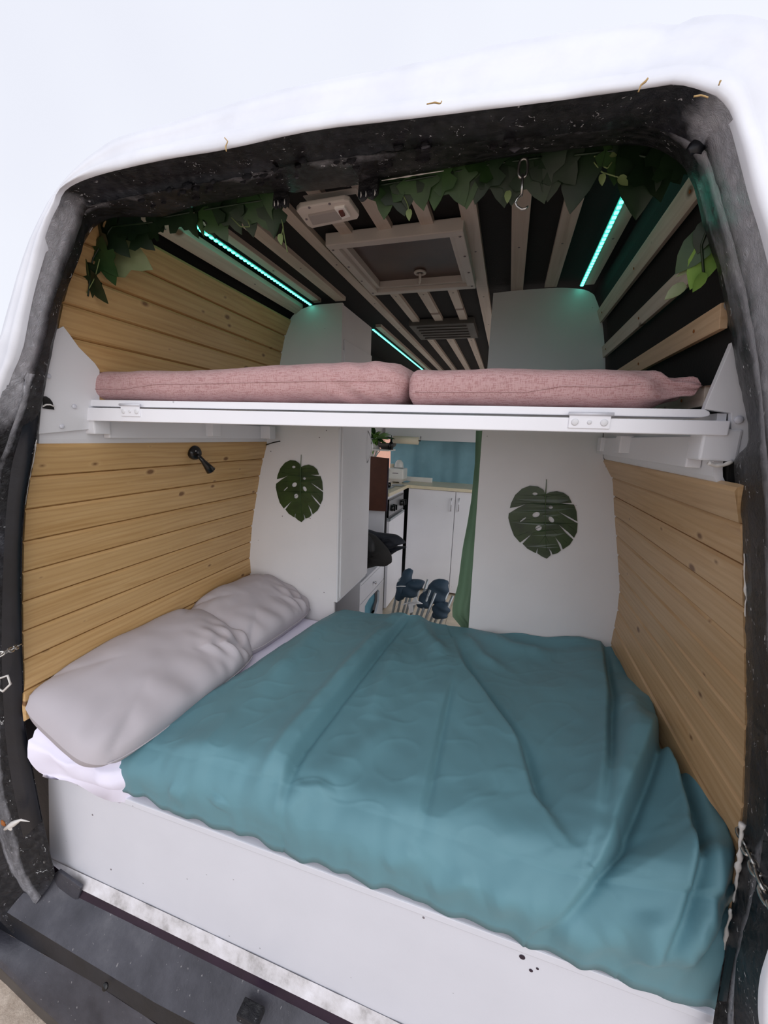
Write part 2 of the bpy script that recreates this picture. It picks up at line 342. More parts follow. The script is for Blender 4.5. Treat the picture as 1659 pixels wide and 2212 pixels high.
C_R = [(1483, 369, .86), (1506, 429, .86), (1523, 503, .86), (1547, 576, .86), (1565, 650, .86), (1576, 709, .86), (1588, 782, .862), (1604, 860, .868), (1613, 900, .870), (1616, 955, .868), (1604, 975, .862), (1588, 985, .858), (1585, 1000, .858), (1586, 1034, .86), (1596, 1073, .862), (1602, 1130, .864), (1607, 1200, .866), (1609, 1322, .868), (1612, 1437, .868), (1613, 1572, .866), (1609, 1668, .85), (1606, 1745, .83), (1598, 1810, .81), (1588, 1900, .785), (1570, 2030, .76), (1552, 2140, .745), (1540, 2212, .74), (1530, 2300, .735)]
C_L = [(a, b_, y - .022) for a, b_, y in C_L]; C_R = [(a, b_, y - (.05 if 1050 < b_ < 1700 else .03 if b_ < 1050 else .02)) for a, b_, y in C_R]; C_T = C_L[-1:] + C_T[1:-1] + C_R[:1]
rA, rB, rC = ring3(A_L, A_T, A_R), ring3(B_L, B_T, B_R), ring3(C_L, C_T, C_R)
NR = len(rA)

def wall_start(S, pts):       # depth at which the wall comes out from behind the frame edge, by height
    o = []
    for p in pts:
        k = 1.0
        for _ in range(12): k = (xsec(S, p.z * k) - math.copysign(.010, p.x)) / p.x
        o.append((p.z * k, p.y * k))
    return sorted(o)
def ystart(T, z):
    if z <= T[0][0]: return T[0][1]
    for (z0, y0), (z1, y1) in zip(T, T[1:]):
        if z0 <= z <= z1: return lerp(y0, y1, (z - z0) / max(1e-6, z1 - z0))
    return T[-1][1]
WSL = wall_start(SECL, [p for p in rC[2:66] if p.z > -1.05]); WSR = wall_start(SECR, [p for p in rC[-116:-14] if p.z < .5])
# ================================================================== THE SHELL
def shell_strip(name, S, side, za, zb, y0, y1, mat, parent=None, off=0.012, thick=0.03, **t):
    pts = secpts(S, za, zb, 10); P = []
    n = Vector((side, 0, 0))
    inner = [p + n * off for p in pts]; outer = [p + n * (off + thick) for p in pts]
    ring = inner + outer[::-1]
    P = [[Vector((p.x, y, p.z)) for p in ring] + [Vector((ring[0].x, y, ring[0].z))] for y in (y0, y1)]
    v, f = grid(P); k = len(ring) + 1
    f += [tuple(range(k - 1)), tuple(range(2 * k - 2, k - 1, -1))]
    return mesh(name, v, f, mat, parent, **t)
wl = thing('wall_left', (-1.25, 0.75, FZ), 'pine clad left side wall of the van above the pillows', kind='structure')
wr = thing('wall_right', (0.45, 0.9, FZ), 'right side wall of the van, pine below and black with slats above', kind='structure')
YL0, YR0 = 0.72, 0.86
shell_strip('shell_panel', SECL, -1, -1.45, -0.44, YL0 + .03, BACKY, 'roof_black', wl)
shell_strip('shell_panel', SECL, -1, -0.44, 0.02, YL0, 2.30, 'roof_black', wl)
shell_strip('shell_panel', SECL, -1, -0.44, 0.02, 3.34, 3.62, 'roof_black', wl)
shell_strip('shell_panel', SECL, -1, -0.44, 0.02, 4.62, BACKY, 'roof_black', wl)
shell_strip('shell_panel', SHL, -1, 0.02, 0.34, 0.81, BACKY, 'roof_black', wl)
shell_strip('shell_panel', SHL, -1, 0.34, 0.60, 0.93, BACKY, 'roof_black', wl)
shell_strip('shell_panel', SHR, 1, -1.45, 0.34, YR0, 1.92, 'roof_black', wr)
shell_strip('shell_panel', SHR, 1, 0.34, 0.60, 0.90, 1.92, 'roof_black', wr)
shell_strip('shell_panel', SHR, 1, -1.45, 0.60, 3.42, BACKY, 'roof_black', wr)
shell_strip('shell_panel', SHR, 1, 0.44, 0.60, 1.92, 3.42, 'roof_black', wr)  # header over an unseen side doorway, left open and widened for kitchen daylight
# kitchen side lining in white
shell_strip('lining_panel', SECL, -1, -1.42, -0.44, 2.22, 4.88, 'white_panel', wl, off=0.0, thick=0.01)
shell_strip('lining_panel', SECL, -1, -0.44, 0.02, 3.34, 3.60, 'white_panel', wl, off=0.0, thick=0.01)
shell_strip('lining_panel', SECL, -1, 0.02, 0.50, 2.25, 4.88, 'white_panel', wl, off=0.0, thick=0.01)
shell_strip('lining_panel', SECR, 1, -1.42, 0.30, 3.43, 4.88, 'white_panel', wr, off=0.0, thick=0.01)

def boards(S, side, za, zb, y0, y1, width, mat, parent, thick=0.011, jit=0.0):
    zs = [za] + [z for x, z in S if za < z < zb] + [zb]
    path = [Vector((xsec(S, z), 0, z)) for z in zs]; L = sum((b_ - a).length for a, b_ in zip(path, path[1:]))
    nb = max(1, round(L / width)); fine = resample(path, nb * 6 + 1); first = None
    for i in range(nb):
        seg = fine[i * 6:i * 6 + 7]
        if side: inw = Vector((-side, 0, 0))
        nrm = []
        for k, p in enumerate(seg):
            t = (seg[min(k + 1, 6)] - seg[max(k - 1, 0)]).normalized(); nn = Vector((t.z, 0, -t.x))
            if nn.x * side > 0: nn = -nn
            nrm.append(nn)
        dep = [.001, thick, thick, thick, thick, thick, 0.006]
        seg2 = [p.copy() for p in seg]; seg2[1] = seg[0].lerp(seg[1], 0.5); seg2[5] = seg[5].lerp(seg[6], 0.55)
        front = [seg2[k] + nrm[k] * dep[k] for k in range(7)]; back = [seg[k] - nrm[k] * 0.004 for k in range(7)]
        ring = front + back[::-1]
        T_ = WSL if side < 0 else WSR; yb = y1
        P = [[Vector((p.x, y if y else max(.66, ystart(T_, p.z) + (.003 if side < 0 else .004)), p.z)) for p in ring + ring[:1]] for y in (0, yb)]
        v, f = grid(P); k = 15
        f += [tuple(range(14)), tuple(range(28, 14, -1))]
        mesh('plank', v, f, mat, parent)
boards(SECL, -1, -0.875, -0.055, YL0 + 0.005, PY, 0.089, 'pine', wl)
boards(SECL, -1, 0.065, 0.517, 0.775, PY + 0.3, 0.084, 'pine', wl)
boards(SECR, 1, -1.00, -0.060, YR0 + 0.005, PY, 0.083, 'pine_pale', wr)
# white painted steel band behind the bunk rail
shell_strip('painted_band', SECL, -1, -0.058, 0.068, YL0 + 0.01, PY, 'white_paint', wl, off=-0.004, thick=0.014)
shell_strip('painted_band', SECR, 1, -0.064, 0.060, YR0 + 0.005, PY, 'white_paint', wr, off=-0.004, thick=0.014)
# slats on the right upper side
def slat_side(zc, wd, y0, y1, mat):
    a = Vector((xsec(SECR, zc - wd / 2), 0, zc - wd / 2)); b_ = Vector((xsec(SECR, zc + wd / 2), 0, zc + wd / 2)); t = (b_ - a).normalized(); n = Vector((-t.z, 0, t.x))
    if n.x > 0: n = -n
    q = [a, b_, b_ + n * 0.012, a + n * 0.012]
    v = [Vector((p.x, y, p.z)) for y in (y0, y1) for p in q]
    s = mesh('slat', v, [(0, 1, 2, 3), (7, 6, 5, 4), (0, 4, 5, 1), (1, 5, 6, 2), (2, 6, 7, 3), (3, 7, 4, 0)], mat, wr, bev=0.001)
    for yy in [y0 + 0.10, (y0 + y1) / 2, y1 - 0.06]:
        c = (a + b_) / 2 + n * 0.0125; disc('screw', (c.x, yy, c.z), 0.0035, 0.001, 'rust', s, axis=n, n=8)
slat_side(0.470, 0.042, 0.86, PY, 'slat_wood'); slat_side(0.342, 0.040, 0.86, PY, 'slat_wood')
slat_side(0.222, 0.042, 0.86, PY, 'slat_warm'); slat_side(0.095, 0.036, 0.90, PY, 'slat_wood')

# ceiling with slats running lengthwise
ce = thing('ceiling', (-0.35, 0.95, CZ), 'black van ceiling with pale wooden slats running lengthwise', kind='structure')
box('ceiling_panel', (-1.04, 0.95, CZ + 0.012), (0.28, BACKY, CZ + 0.04), 'roof_black', ce)
def slat_top(x0, x1, y0, y1, z=CZ, mat='slat_wood', dz=0.0):
    v, f = boxvf((x0, y0, z - 0.004), (x1, y1, z + 0.013))
    for k in (0, 3, 4, 7): v[k] = (v[k][0], v[k][1], v[k][2] - dz)
    s = mesh('slat', v, f, mat, ce, bev=0.001)
    yy = y0 + 0.12
    while yy < y1:
        disc('screw', ((x0 + x1) / 2, yy, z - 0.004 - dz / 2), 0.0035, 0.001, 'stain_grey', s, axis=(0, 0, -1), n=8); yy += 0.42
slat_top(-1.004, -0.966, 0.88, PY, CZ - 0.020, dz=0.024)
for x0, x1, ys in [(-0.908, -0.872, [(0.86, PY)]), (-0.802, -0.752, [(0.86, PY)]), (-0.655, -0.616, [(0.86, BACKY)]),
                   (-0.535, -0.498, [(0.86, 1.215), (1.63, 2.14), (2.45, BACKY)]), (-0.417, -0.376, [(0.86, 1.215), (1.63, 2.14), (2.45, BACKY)]),
                   (-0.292, -0.255, [(0.86, 1.215), (1.63, 2.14), (2.45, BACKY)]), (-0.178, -0.134, [(0.86, BACKY)]), (-0.048, -0.002, [(0.86, PY + 1)]),
                   (0.076, 0.120, [(0.86, PY)]), (0.216, 0.250, [(0.86, PY)]), (-0.76, -0.728, [(2.2, BACKY)])]:
    for a, b_ in ys: slat_top(x0, x1, a, b_)
# floor with pale planks
fl = thing('floor', (-0.4, 2.6, FZ), 'pale oak plank floor of the van between the kitchen units', kind='structure')
box('subfloor', (-1.27, 0.85, FZ - 0.05), (0.50, BACKY, FZ - 0.012), 'roof_black', fl)
for i in range(9):
    x0 = -0.92 + i * 0.145
    box('plank', (x0, 1.9, FZ - 0.012), (x0 + 0.1425, BACKY, FZ), 'floor_oak', fl, bev=0.0012)
# front bulkhead
wf = thing('wall_front', (-0.4, BACKY, FZ), 'cab front with windscreen behind the teal curtain', kind='structure')
box('bulkhead_panel', (-1.4, BACKY, -1.45), (0.6, BACKY + 0.04, -0.45), 'roof_black', wf)
box('bulkhead_panel', (-1.4, BACKY, 0.35), (0.6, BACKY + 0.04, 0.62), 'roof_black', wf)
box('windscreen', (-1.4, BACKY + 0.01, -0.45), (0.6, BACKY + 0.016, 0.35), 'glass', wf)

# ================================================================== REAR FRAME (black painted jamb) AND WHITE BODY
rAB = [a.lerp(b_, 0.5) + Vector((0, 0.035, 0)) for a, b_ in zip(rA, rB)]          # channel between outer edge and ridge
rBC = [b_.lerp(c, 0.5) + Vector((0, 0.018, 0)) for b_, c in zip(rB, rC)]
cen = sum(rC, Vector()) / NR
def outw(p, d): q = Vector((p.x - cen.x, 0, p.z - cen.z)).normalized(); return p + q * d
rows = []
prof = [(rA, None, 0), (rA, rAB, .25), (rA, rAB, .6), (rAB, None, 0), (rAB, rB, .35), (rAB, rB, .7), (rB, None, 0), (rB, rBC, .15), (rB, rBC, .5), (rBC, None, 0), (rBC, rC, .5), (rC, None, 0)]
for i in range(NR):
    row = []
    for a, b_, t in prof:
        p = a[i] if b_ is None else a[i].lerp(b_[i], t)
        row.append(p)
    lumpy = 1.0
    for k in range(1, len(row) - 1):
        q = row[k] * 30
        row[k] = row[k] + Vector((0, -1, 0)) * (noise.noise(q) * 0.003 + max(0, noise.noise(row[k] * 75) - 0.1) * 0.009 * (1.0 if 4 <= k <= 8 else 0.45))
    e = noise.noise(row[-1] * 90) * 0.0022
    row[-1] = outw(row[-1], e)
    row.append(outw(row[-1], 0.03) + Vector((0, 0.012, 0)))                     # tucks behind the cladding
    rows.append(row)
rows2 = []
for a, b_ in zip(rows, rows[1:]):
    rows2.append(a); rows2.append([p.lerp(q, 0.5) + Vector((0, -1, 0)) * max(0, noise.noise(p.lerp(q, .5) * 75) - 0.1) * 0.006 * (k not in (0, len(a) - 1, len(a) - 2)) for k, (p, q) in enumerate(zip(a, b_))])
rows2.append(rows[-1])
fr = thing('trim_1', (-0.35, 0.7, -1.5), 'chipped black painted rear door frame of the van', kind='structure')
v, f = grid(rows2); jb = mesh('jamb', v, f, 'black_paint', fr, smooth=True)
at = jb.data.attributes.new('sheen_wear', 'FLOAT', 'POINT'); nc = len(rows2[0]); vals = []  # paler upper channel and ridge: reflected sky painted in along with worn paint
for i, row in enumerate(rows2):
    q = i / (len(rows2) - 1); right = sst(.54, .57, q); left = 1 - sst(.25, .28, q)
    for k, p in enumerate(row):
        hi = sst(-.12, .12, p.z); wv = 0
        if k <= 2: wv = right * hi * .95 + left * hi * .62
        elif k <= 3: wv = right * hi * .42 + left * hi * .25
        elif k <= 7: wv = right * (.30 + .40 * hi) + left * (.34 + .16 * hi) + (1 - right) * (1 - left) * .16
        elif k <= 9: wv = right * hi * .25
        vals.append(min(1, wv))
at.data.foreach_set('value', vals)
# smooth inner lip seen as the flat dark band under the ridge
lip = []
for i in range(0, NR):
    lip.append([rB[i].lerp(rC[i], 0.42) + Vector((0, -0.002, 0)), rB[i].lerp(rC[i], 0.7) + Vector((0, -0.004, 0)), rC[i] + Vector((0, -0.004, 0)), outw(rC[i], 0.02) + Vector((0, 0.008, 0))])
v, f = grid([l for i, l in enumerate(lip) if 8 <= i <= NR - 12]); mesh('inner_lip', v, f, 'black_paint_smooth', fr, smooth=True)
# paint blobs, torn tabs of filler, bolts
def blob(px, py, y, r, mat, flat=0.5):
    c = atY(px, py, y); vv, ff = lathevf([(0, .9), (.55, .75), (.9, .35), (1, 0), (.6, -.3), (0, -.35)], (0, 0, 0), (0, -1, 0), 9)
    vv = [c + Vector((p.x * r * (1 + .5 * noise.noise(p * 2 + c * 40)), p.y * r * flat, p.z * r * (1 + .5 * noise.noise(p * 2 - c * 40)))) for p in vv]
    return mesh('paint_blob', vv, ff, mat, fr, smooth=True)
rb_ = random.Random(5)
for k in range(46):
    i_ = rb_.randrange(82, 135); p = rB[i_].lerp(rBC[i_], rb_.uniform(-.15, .75)); r0 = rb_.uniform(.003, .008)
    vv, ff = lathevf([(0, .9), (.55, .75), (.9, .35), (1, 0), (.6, -.3), (0, -.35)], (0, 0, 0), (0, -1, 0), 9)
    vv = [p + Vector((q.x * r0 * 1.5 * (1 + .6 * noise.noise(q * 2 + p * 40)), -.002 + q.y * r0 * .5, q.z * r0 * (1 + .6 * noise.noise(q * 2 - p * 40)))) for q in vv]
    mesh('paint_blob', vv, ff, 'black_paint' if rb_.random() < .9 else 'step_paint', fr, smooth=True)
blob(1506, 318, .738, .011, 'black_paint_smooth')
for px, py, w_, h_ in [(605, 420, .035, .040), (795, 398, .042, .042)]:
    c = atY(px, py, .842); q = []
    for k in range(9): q.append(c + Vector((-w_ / 2 + w_ * k / 8, -0.004, -h_ / 2 + random.uniform(-.006, .004))))
    q += [c + Vector((w_ / 2, 0.004, h_ / 2)), c + Vector((-w_ / 2, 0.004, h_ / 2))]
    slab('torn_tab', q, (0, .012, 0), 'black_paint', fr, bev=.002)
    for k in (.2, .45, .9):
        p = c + Vector((-w_ / 2 + w_ * k, -0.006, -h_ / 2)); tube('paint_drip', [p + Vector((0, 0, .006)), p + Vector((.001, -.001, 0)), p + Vector((0, 0, -.004))], [.0006, .0012, .0006], 'sealant', fr, 6)
c = atY(1583, 657, .845); disc('bolt', c, .011, .010, 'knob_grey', fr, axis=(-.5, -.8, 0), n=12)
for px, py in [(112, 655), (97, 727)]: disc('bolt', atY(px, py, .74), .008, .006, 'knob_grey', fr, axis=(.6, -.8, 0), n=10)
# bare white paint along the joint of frame and cladding
def bead(pix, y, r, mat='sealant'):
    pts = resample([atY(a, b_, y) for a, b_ in pix], 26)
    tube('sealant_bead', [p + Vector((noise.noise(p * 60) * .003, -.003, 0)) for p in pts], [r * (0.5 + abs(noise.noise(p * 45)) * 1.6) for p in pts], mat, fr, 6)
bead([(1607, 1195), (1606, 1240), (1610, 1290), (1608, 1330)], .81, .0016)
bead([(1600, 1775), (1597, 1830), (1590, 1900), (1585, 1945)], .755, .004); bead([(1578, 1960), (1566, 2030), (1556, 2090)], .745, .003)
bead([(77, 1690), (80, 1740), (84, 1790), (92, 1840), (98, 1862)], .70, .002); bead([(82, 950), (74, 1000), (65, 1040), (57, 1090)], .708, .0012)
bead([(122, 712), (140, 640), (168, 560), (182, 522), (205, 482)], .80, .0028); bead([(826, 392), (900, 380), (960, 371)], .85, .001)
tube('torn_sealant', [atY(12, 1790, .625), atY(28, 1780, .62), atY(45, 1771, .622), atY(64, 1775, .63)], [.005, .009, .003, .001], 'sealant', fr, 8)
blob(8, 1778, .622, .011, 'rust'); blob(22, 1788, .62, .010, 'sealant')
# striker plate ring on the left jamb
q = [atY(*p, .645) for p in [(6, 1462), (24, 1456), (30, 1474), (14, 1490), (4, 1484)]]
tube('striker_loop', [p + Vector((0, -.008, 0)) for p in q], .0028, 'sealant', fr, 8, closed=True)
for px, py in [(41, 1455), (43, 1474), (44, 1495), (50, 1585)]: blob(px, py, .70, .0055, 'sealant')

# white body around the frame: rim, rear skin, roof and flank
wb = thing('wall_rear', (-0.35, 0.6, -1.5), 'white painted rear end and roof of the van with rust streaks', kind='structure')
O_L = [(-200, 2100, .60), (-260, 1850, .59), (-290, 1600, .58), (-280, 1350, .58), (-230, 1150, .585), (-150, 980, .59), (-95, 880, .60), (-50, 800, .61), (-15, 740, .62), (0, 690, .63), (20, 620, .64), (45, 540, .645), (70, 480, .65), (95, 436, .655)]
O_T = [(95, 436, .655), (140, 372, .66), (190, 325, .67), (250, 285, .68), (350, 255, .69), (475, 215, .70), (625, 172, .71), (830, 132, .72), (1005, 92, .73), (1125, 65, .735), (1380, 27, .735), (1475, 30, .735), (1515, 12, .73), (1610, 6, .72), (1680, 20, .70)]
O_R = [(1680, 20, .70), (1720, 120, .69), (1780, 300, .67), (1830, 500, .66), (1880, 800, .64), (1930, 1200, .63), (1940, 1600, .62), (1900, 1900, .62), (1860, 2100, .62), (1850, 2212, .62), (1860, 2300, .62)]
rO = ring3(O_L, O_T, O_R)
def hull(o, y):               # the van behind the rear edge widens to its full section
    q = Vector((o.x + .40, 0, o.z + .40)).normalized()
    t = ((abs(q.x) / .99) ** 6 + (abs(q.z) / 1.09) ** 6) ** (-1 / 6)
    return Vector((-.40 + q.x * t, y, -.40 + q.z * t))
rows = []
for i in range(NR):
    a, o = rA[i], rO[i]; d = (o - a); n1 = d.normalized()
    L = d.length; rim = min(0.035, L * 0.4)
    p1 = a + n1 * rim * 0.35 + Vector((0, -0.006, 0)); p2 = a + n1 * rim * 0.8 + Vector((0, -0.005, 0)); p3 = a + n1 * rim + Vector((0, 0.001, 0))
    lipi = 24 < i < 67 or i > 150
    row = [(a - n1 * 0.001 + Vector((0, 0.008, 0))) if lipi else (a + n1 * 0.01 + Vector((0, 0.03, 0))), a + Vector((0, -0.001, 0)), a + n1 * 0.004 + Vector((0, -0.005, 0)), p1, p2, p3, a.lerp(o, .6) + Vector((0, 0.0, 0)), a.lerp(o, .9) + Vector((0, .004, 0)), o + Vector((0, .02, 0)), o + n1 * 0.012 + Vector((0, .07, 0)), hull(o, .98), hull(o, 1.90)]
    for k in range(1, 8): row[k] = row[k] + Vector((0, -1, 0)) * noise.noise(row[k] * 22) * 0.0022
    rows.append(row)
v, f = grid(rows[14:]); mesh('body_skin', v, f, 'body_white', wb, smooth=True)
v, f = grid([[hull(o, 1.90), hull(o, 5.0)] for o in rO if hull(o, 1).z > .44]); mesh('roof_skin', v, f, 'body_white', wb, smooth=True)
for nm, xs in (('body_skirt', (.50, .585)), ('body_skirt', (-1.385, -1.30))):
    box(nm, (xs[0], .70 if xs[0] > 0 else 1.0, -1.66), (xs[1], 5.0, -1.25), 'body_white', wb, bev=.02)
for pix in [[(480, 292), (487, 300), (482, 312), (484, 322)], [(920, 218), (938, 214), (950, 217), (953, 211)], [(1382, 190), (1388, 175), (1398, 167), (1403, 160)], [(1558, 175), (1562, 165)], [(1503, 200), (1520, 197), (1535, 202)]]:
    pts = resample([atY(a, b_, .662 if a < 1300 else .655) for a, b_ in pix], 10); tube('rust_streak', [p + Vector((0, .006, 0)) for p in pts], [.0008 + .0014 * abs(noise.noise(p * 90)) for p in pts], 'rust_pale', wb, 6)

# sill and bumper step below the bed box
sl = thing('trim_2', (-0.6, 0.55, -1.62), 'scuffed black rear step and bumper below the bed box', kind='structure')
S0 = [(60, 1828), (115, 1858), (450, 2015), (830, 2195), (1100, 2323), (1500, 2513)]
S1 = [(60, 1838), (115, 1868), (172, 1920), (435, 2050), (700, 2180), (1100, 2378), (1500, 2575)]
S2 = [(60, 1865), (111, 1894), (162, 1935), (304, 2005), (560, 2134), (1100, 2408), (1500, 2610)]
S3 = [(-60, 1925), (44, 1989), (202, 2086), (338, 2168), (422, 2212), (1100, 2590), (1500, 2820)]
S4 = [(-80, 1960), (20, 2019), (209, 2127), (338, 2212), (1100, 2660), (1500, 2900)]
S5 = [(-120, 1985), (0, 2090), (57, 2147), (128, 2212), (600, 2600), (1100, 3000)]
def strip(name, rowsx, mat, n=70, lump=0.002):
    R_ = [resample([atY(a, b_, y) for a, b_ in pl], n) for pl, y in rowsx]
    P = []
    for i in range(n):
        row = []
        for (a, b_) in zip(R_, R_[1:]):
            for t in (0, .33, .66): p = a[i].lerp(b_[i], t); row.append(p + Vector((0, -.6, .8)) * noise.noise(p * 25) * lump)
        row.append(R_[-1][i]); P.append(row)
    v, f = grid(P); return mesh(name, v, f, mat, sl, smooth=True)
strip('dirty_strip', [(S0, .745), (S1, .728)], 'dirty_white', lump=.003)
strip('door_seal', [(S1, .728), (S2, .722)], 'seal_dark')
strip('step_plate', [(S2, .722), (S3, .64)], 'step_paint')
strip('groove', [(S3, .64), (S4, .632)], 'black_paint_smooth')
S5b = [(a, b_ - 20) for a, b_ in S5]
strip('bumper', [(S4, .632), (S5b, .585), (S5, .580)], 'step_paint', lump=.003)
q = resample([atY(a, b_, .58) for a, b_ in S5], 30)
P = [[p, p + Vector((0, .01, -.10)), p + Vector((0, .06, -.14))] for p in q]; v, f = grid(P); mesh('bumper_skirt', v, f, 'black_paint_smooth', sl, smooth=True)
a = atY(540, 2190, .672); box('latch_block', a + Vector((-.03, -.02, -.01)), a + Vector((.035, .02, .014)), 'black_paint', sl, bev=.004)
disc('plug', atY(228, 2131, .625), .010, .005, 'plastic_black', sl, axis=(0, -.8, .6))
a = atY(137, 1905, .725); slab('filler_patch', [atY(*p, .716) for p in [(112, 1892), (125, 1882), (175, 1918), (168, 1942), (150, 1950), (128, 1925)]], (0, .01, 0), 'step_paint', sl, bev=.003)
slab('corner_seal', [atY(*p, .765) for p in [(20, 1540), (110, 1540), (150, 1900), (60, 1900)]], (0, .012, 0), 'seal_dark', sl)
gr = box('ground', (-40, -40, -H - .05), (40, 60, -H), 'paving', None, kind='structure', label='beige paved ground beside the van')

# ================================================================== BED
BF = 0.748
bx = thing('bed_box', (-0.4, BF, -1.5), 'white painted plywood bed box panel below the teal duvet', 'bed base')
TL, TR = atY(172, 1702, BF), atY(1545, 2197, BF); BL, BR = atY(110, 1856, BF), atY(1545, 2533, BF)
TL.x -= .140; TL.z += .02; BL.x -= .01; BL.z -= .02; BR.z -= .02
slab('front_panel', [TL, TR, BR, BL], (0, .018, 0), 'white_gloss', bx, bev=.001)
v, f = boxvf((TL.x, BF - .006, 0), (TR.x, BF + .02, 0)); zl, zr = TL.z, TR.z
v = [(p[0], p[1], (zl if p[0] < 0 else zr) + (-.012 if k < 4 else .010)) for k, p in enumerate(v)]
mesh('top_batten', v, f, 'white_gloss', bx, bev=.003)
box('bed_slat_base', (-1.28, BF + .02, -1.16), (.49, PY - .005, -1.13), 'white_paint', bx)
for px, py, r in [(1128, 2067, .0065), (1147, 2096, .0042), (1161, 2092, .003)]: disc('drill_hole', atY(px, py, BF) + Vector((0, -.0003, 0)), r, .0008, 'seal_dark', bx, axis=(0, -1, 0))
for px, py in [(240, 1878), (915, 1982), (200, 1760)]: disc('filled_screw', atY(px, py, BF), .003, .001, 'stain_grey', bx, axis=(0, -1, 0), n=8)

# mattress with white sheet
def rbox_grid(x0, x1, y0, y1, z0, z1, r, nx=40, ny=30):
    return None
mt = thing('mattress', (-.4, 1.2, -1.13), 'mattress under a white fitted sheet, showing below the pillows', 'mattress')
P = []
for i in range(61):
    u = i / 60; x = lerp(-1.285, .47, u); row = []
    prof_ = [(.80, -1.128)] + [(BF - .004 * k, lerp(-1.128, -1.09, k / 3)) for k in range(4)] + [(.745 - .022 * math.sin(k / 6 * 1.57 + .2), lerp(-1.085, -1.0, k / 6)) for k in range(7)] + [(.735 + .06 * (1 - math.cos(k / 6 * 1.57)) ** 1, -1.0 + .040 * math.sin(k / 6 * 1.57)) for k in range(7)] + [(lerp(.82, PY - .01, k / 14), -.960) for k in range(15)]
    hem = -.012 * math.sin(u * 40) + .03 * sst(.1, 0, u)
    for k, (y, z) in enumerate(prof_):
        wv_ = noise.noise(Vector((x * 9, y * 9, z * 14))) * .008
        yy = y - (.022 * (1 - abs(z + 1.03) / .12) if 2 < k < 14 and u < .2 else 0) * (1 + 1.5 * noise.noise(Vector((x * 13, 0, z * 11))))
        lf = sst(-1.08, -1.26, x); yy -= .030 * lf * sst(1.0, .80, y); z += .070 * sst(-1.16, -1.285, x) * sst(-1.08, -.97, z) + .012 * lf
        yy += .075 * sst(-1.04, -.96, x) * sst(1.0, .80, y)
        row.append(Vector((x, yy, z - .03 * sst(-1.04, -.9, x) + wv_ * .6 + (hem if 0 < k < 4 else 0) - (.035 * sst(-1.2, -1.08, x) if 1 <= k <= 4 and x < -1.0 else 0))))
    P.append(row)
v, f = grid(P); mesh('sheet', v, f, 'sheet_white', mt, smooth=True)
box('mattress_core', (-1.27, BF + .03, -1.128), (.46, PY - .02, -.965), 'sheet_white', mt, bev=.02)

# duvet
def poly_xy(pix): return [Vector((p.x, p.y)) for p in (atZ(a, b_, -.90) for a, b_ in pix)]
FOLDS = []   # (polyline, amplitude, width, kind)
def fold(pix, amp, wd, kind='ridge', fade=.25): FOLDS.append((resample([Vector((p.x, p.y, 0)) for p in poly_xy(pix)], 24), amp, wd, kind, fade))
fold([(880, 1335), (800, 1425), (700, 1545), (640, 1620), (585, 1715), (545, 1800)], .022, .15, 'step')
fold([(840, 1365), (740, 1470), (640, 1585), (560, 1690), (505, 1795)], .010, .028)
fold([(975, 1392), (995, 1455), (1045, 1520), (1110, 1620), (1140, 1740), (1210, 1850), (1250, 1890)], .022, .20, 'step')
fold([(970, 1475), (950, 1550), (915, 1700), (888, 1810)], .010, .12, 'step')
fold([(1290, 1400), (1300, 1550), (1290, 1700), (1270, 1840)], .020, .15, 'step')
fold([(1382, 1500), (1402, 1640), (1372, 1725), (1340, 1790), (1280, 1910), (1200, 2035)], .030, .13, 'step')
fold([(1345, 1560), (1350, 1660), (1320, 1760), (1290, 1830)], .018, .045)
fold([(1405, 1630), (1440, 1750), (1460, 1850), (1463, 2000), (1440, 2110)], .030, .09, 'step')
fold([(1455, 1690), (1490, 1810), (1505, 1930), (1490, 2030)], .018, .035)
fold([(1500, 1715), (1530, 1825), (1546, 1940), (1520, 2040)], .026, .06, 'step')
fold([(1570, 1870), (1582, 1950), (1555, 2060), (1540, 2120)], .018, .04, 'step')
fold([(1470, 1900), (1515, 2000), (1490, 2120)], .018, .03); fold([(1400, 2010), (1440, 2090), (1470, 2150)], .014, .03); fold([(1540, 2030), (1520, 2110), (1535, 2170)], .014, .025)
fold([(1330, 1880), (1390, 1960), (1410, 2060), (1370, 2120)], .016, .10)
fold([(1030, 1375), (1100, 1412), (1200, 1432)], .016, .045); fold([(1080, 1372), (1180, 1400), (1300, 1425)], .014, .04); fold([(1000, 1380), (1040, 1430), (1090, 1460)], .010, .03)
fold([(900, 1345), (930, 1400), (960, 1440)], .016, .04); fold([(830, 1360), (870, 1340), (930, 1350)], .012, .05); fold([(860, 1400), (820, 1490), (790, 1560)], .010, .04)
fold([(640, 1370), (560, 1470), (440, 1600), (350, 1680)], .008, .10); fold([(710, 1330), (650, 1400), (560, 1500)], .010, .05)
fold([(650, 1690), (760, 1640), (860, 1560)], .006, .05); fold([(560, 1770), (640, 1720), (720, 1710)], .010, .035); fold([(700, 1850), (850, 1790), (1010, 1830)], .007, .09)
fold([(900, 1960), (960, 1940), (1030, 1925)], .010, .03); fold([(800, 1900), (850, 1880), (890, 1850)], .008, .03); fold([(1050, 1985), (1110, 1975), (1200, 2000)], .012, .04)
fold([(1220, 2060), (1300, 2090), (1380, 2075)], .014, .04); fold([(300, 1690), (330, 1715)], .008, .03); fold([(400, 1740), (430, 1720)], .008, .03); fold([(320, 1640), (400, 1610), (460, 1625)], .006, .06)
fold([(1110, 1640), (1160, 1560), (1210, 1480)], .007, .09); fold([(1000, 1700), (1060, 1800), (1110, 1880)], .006, .05)
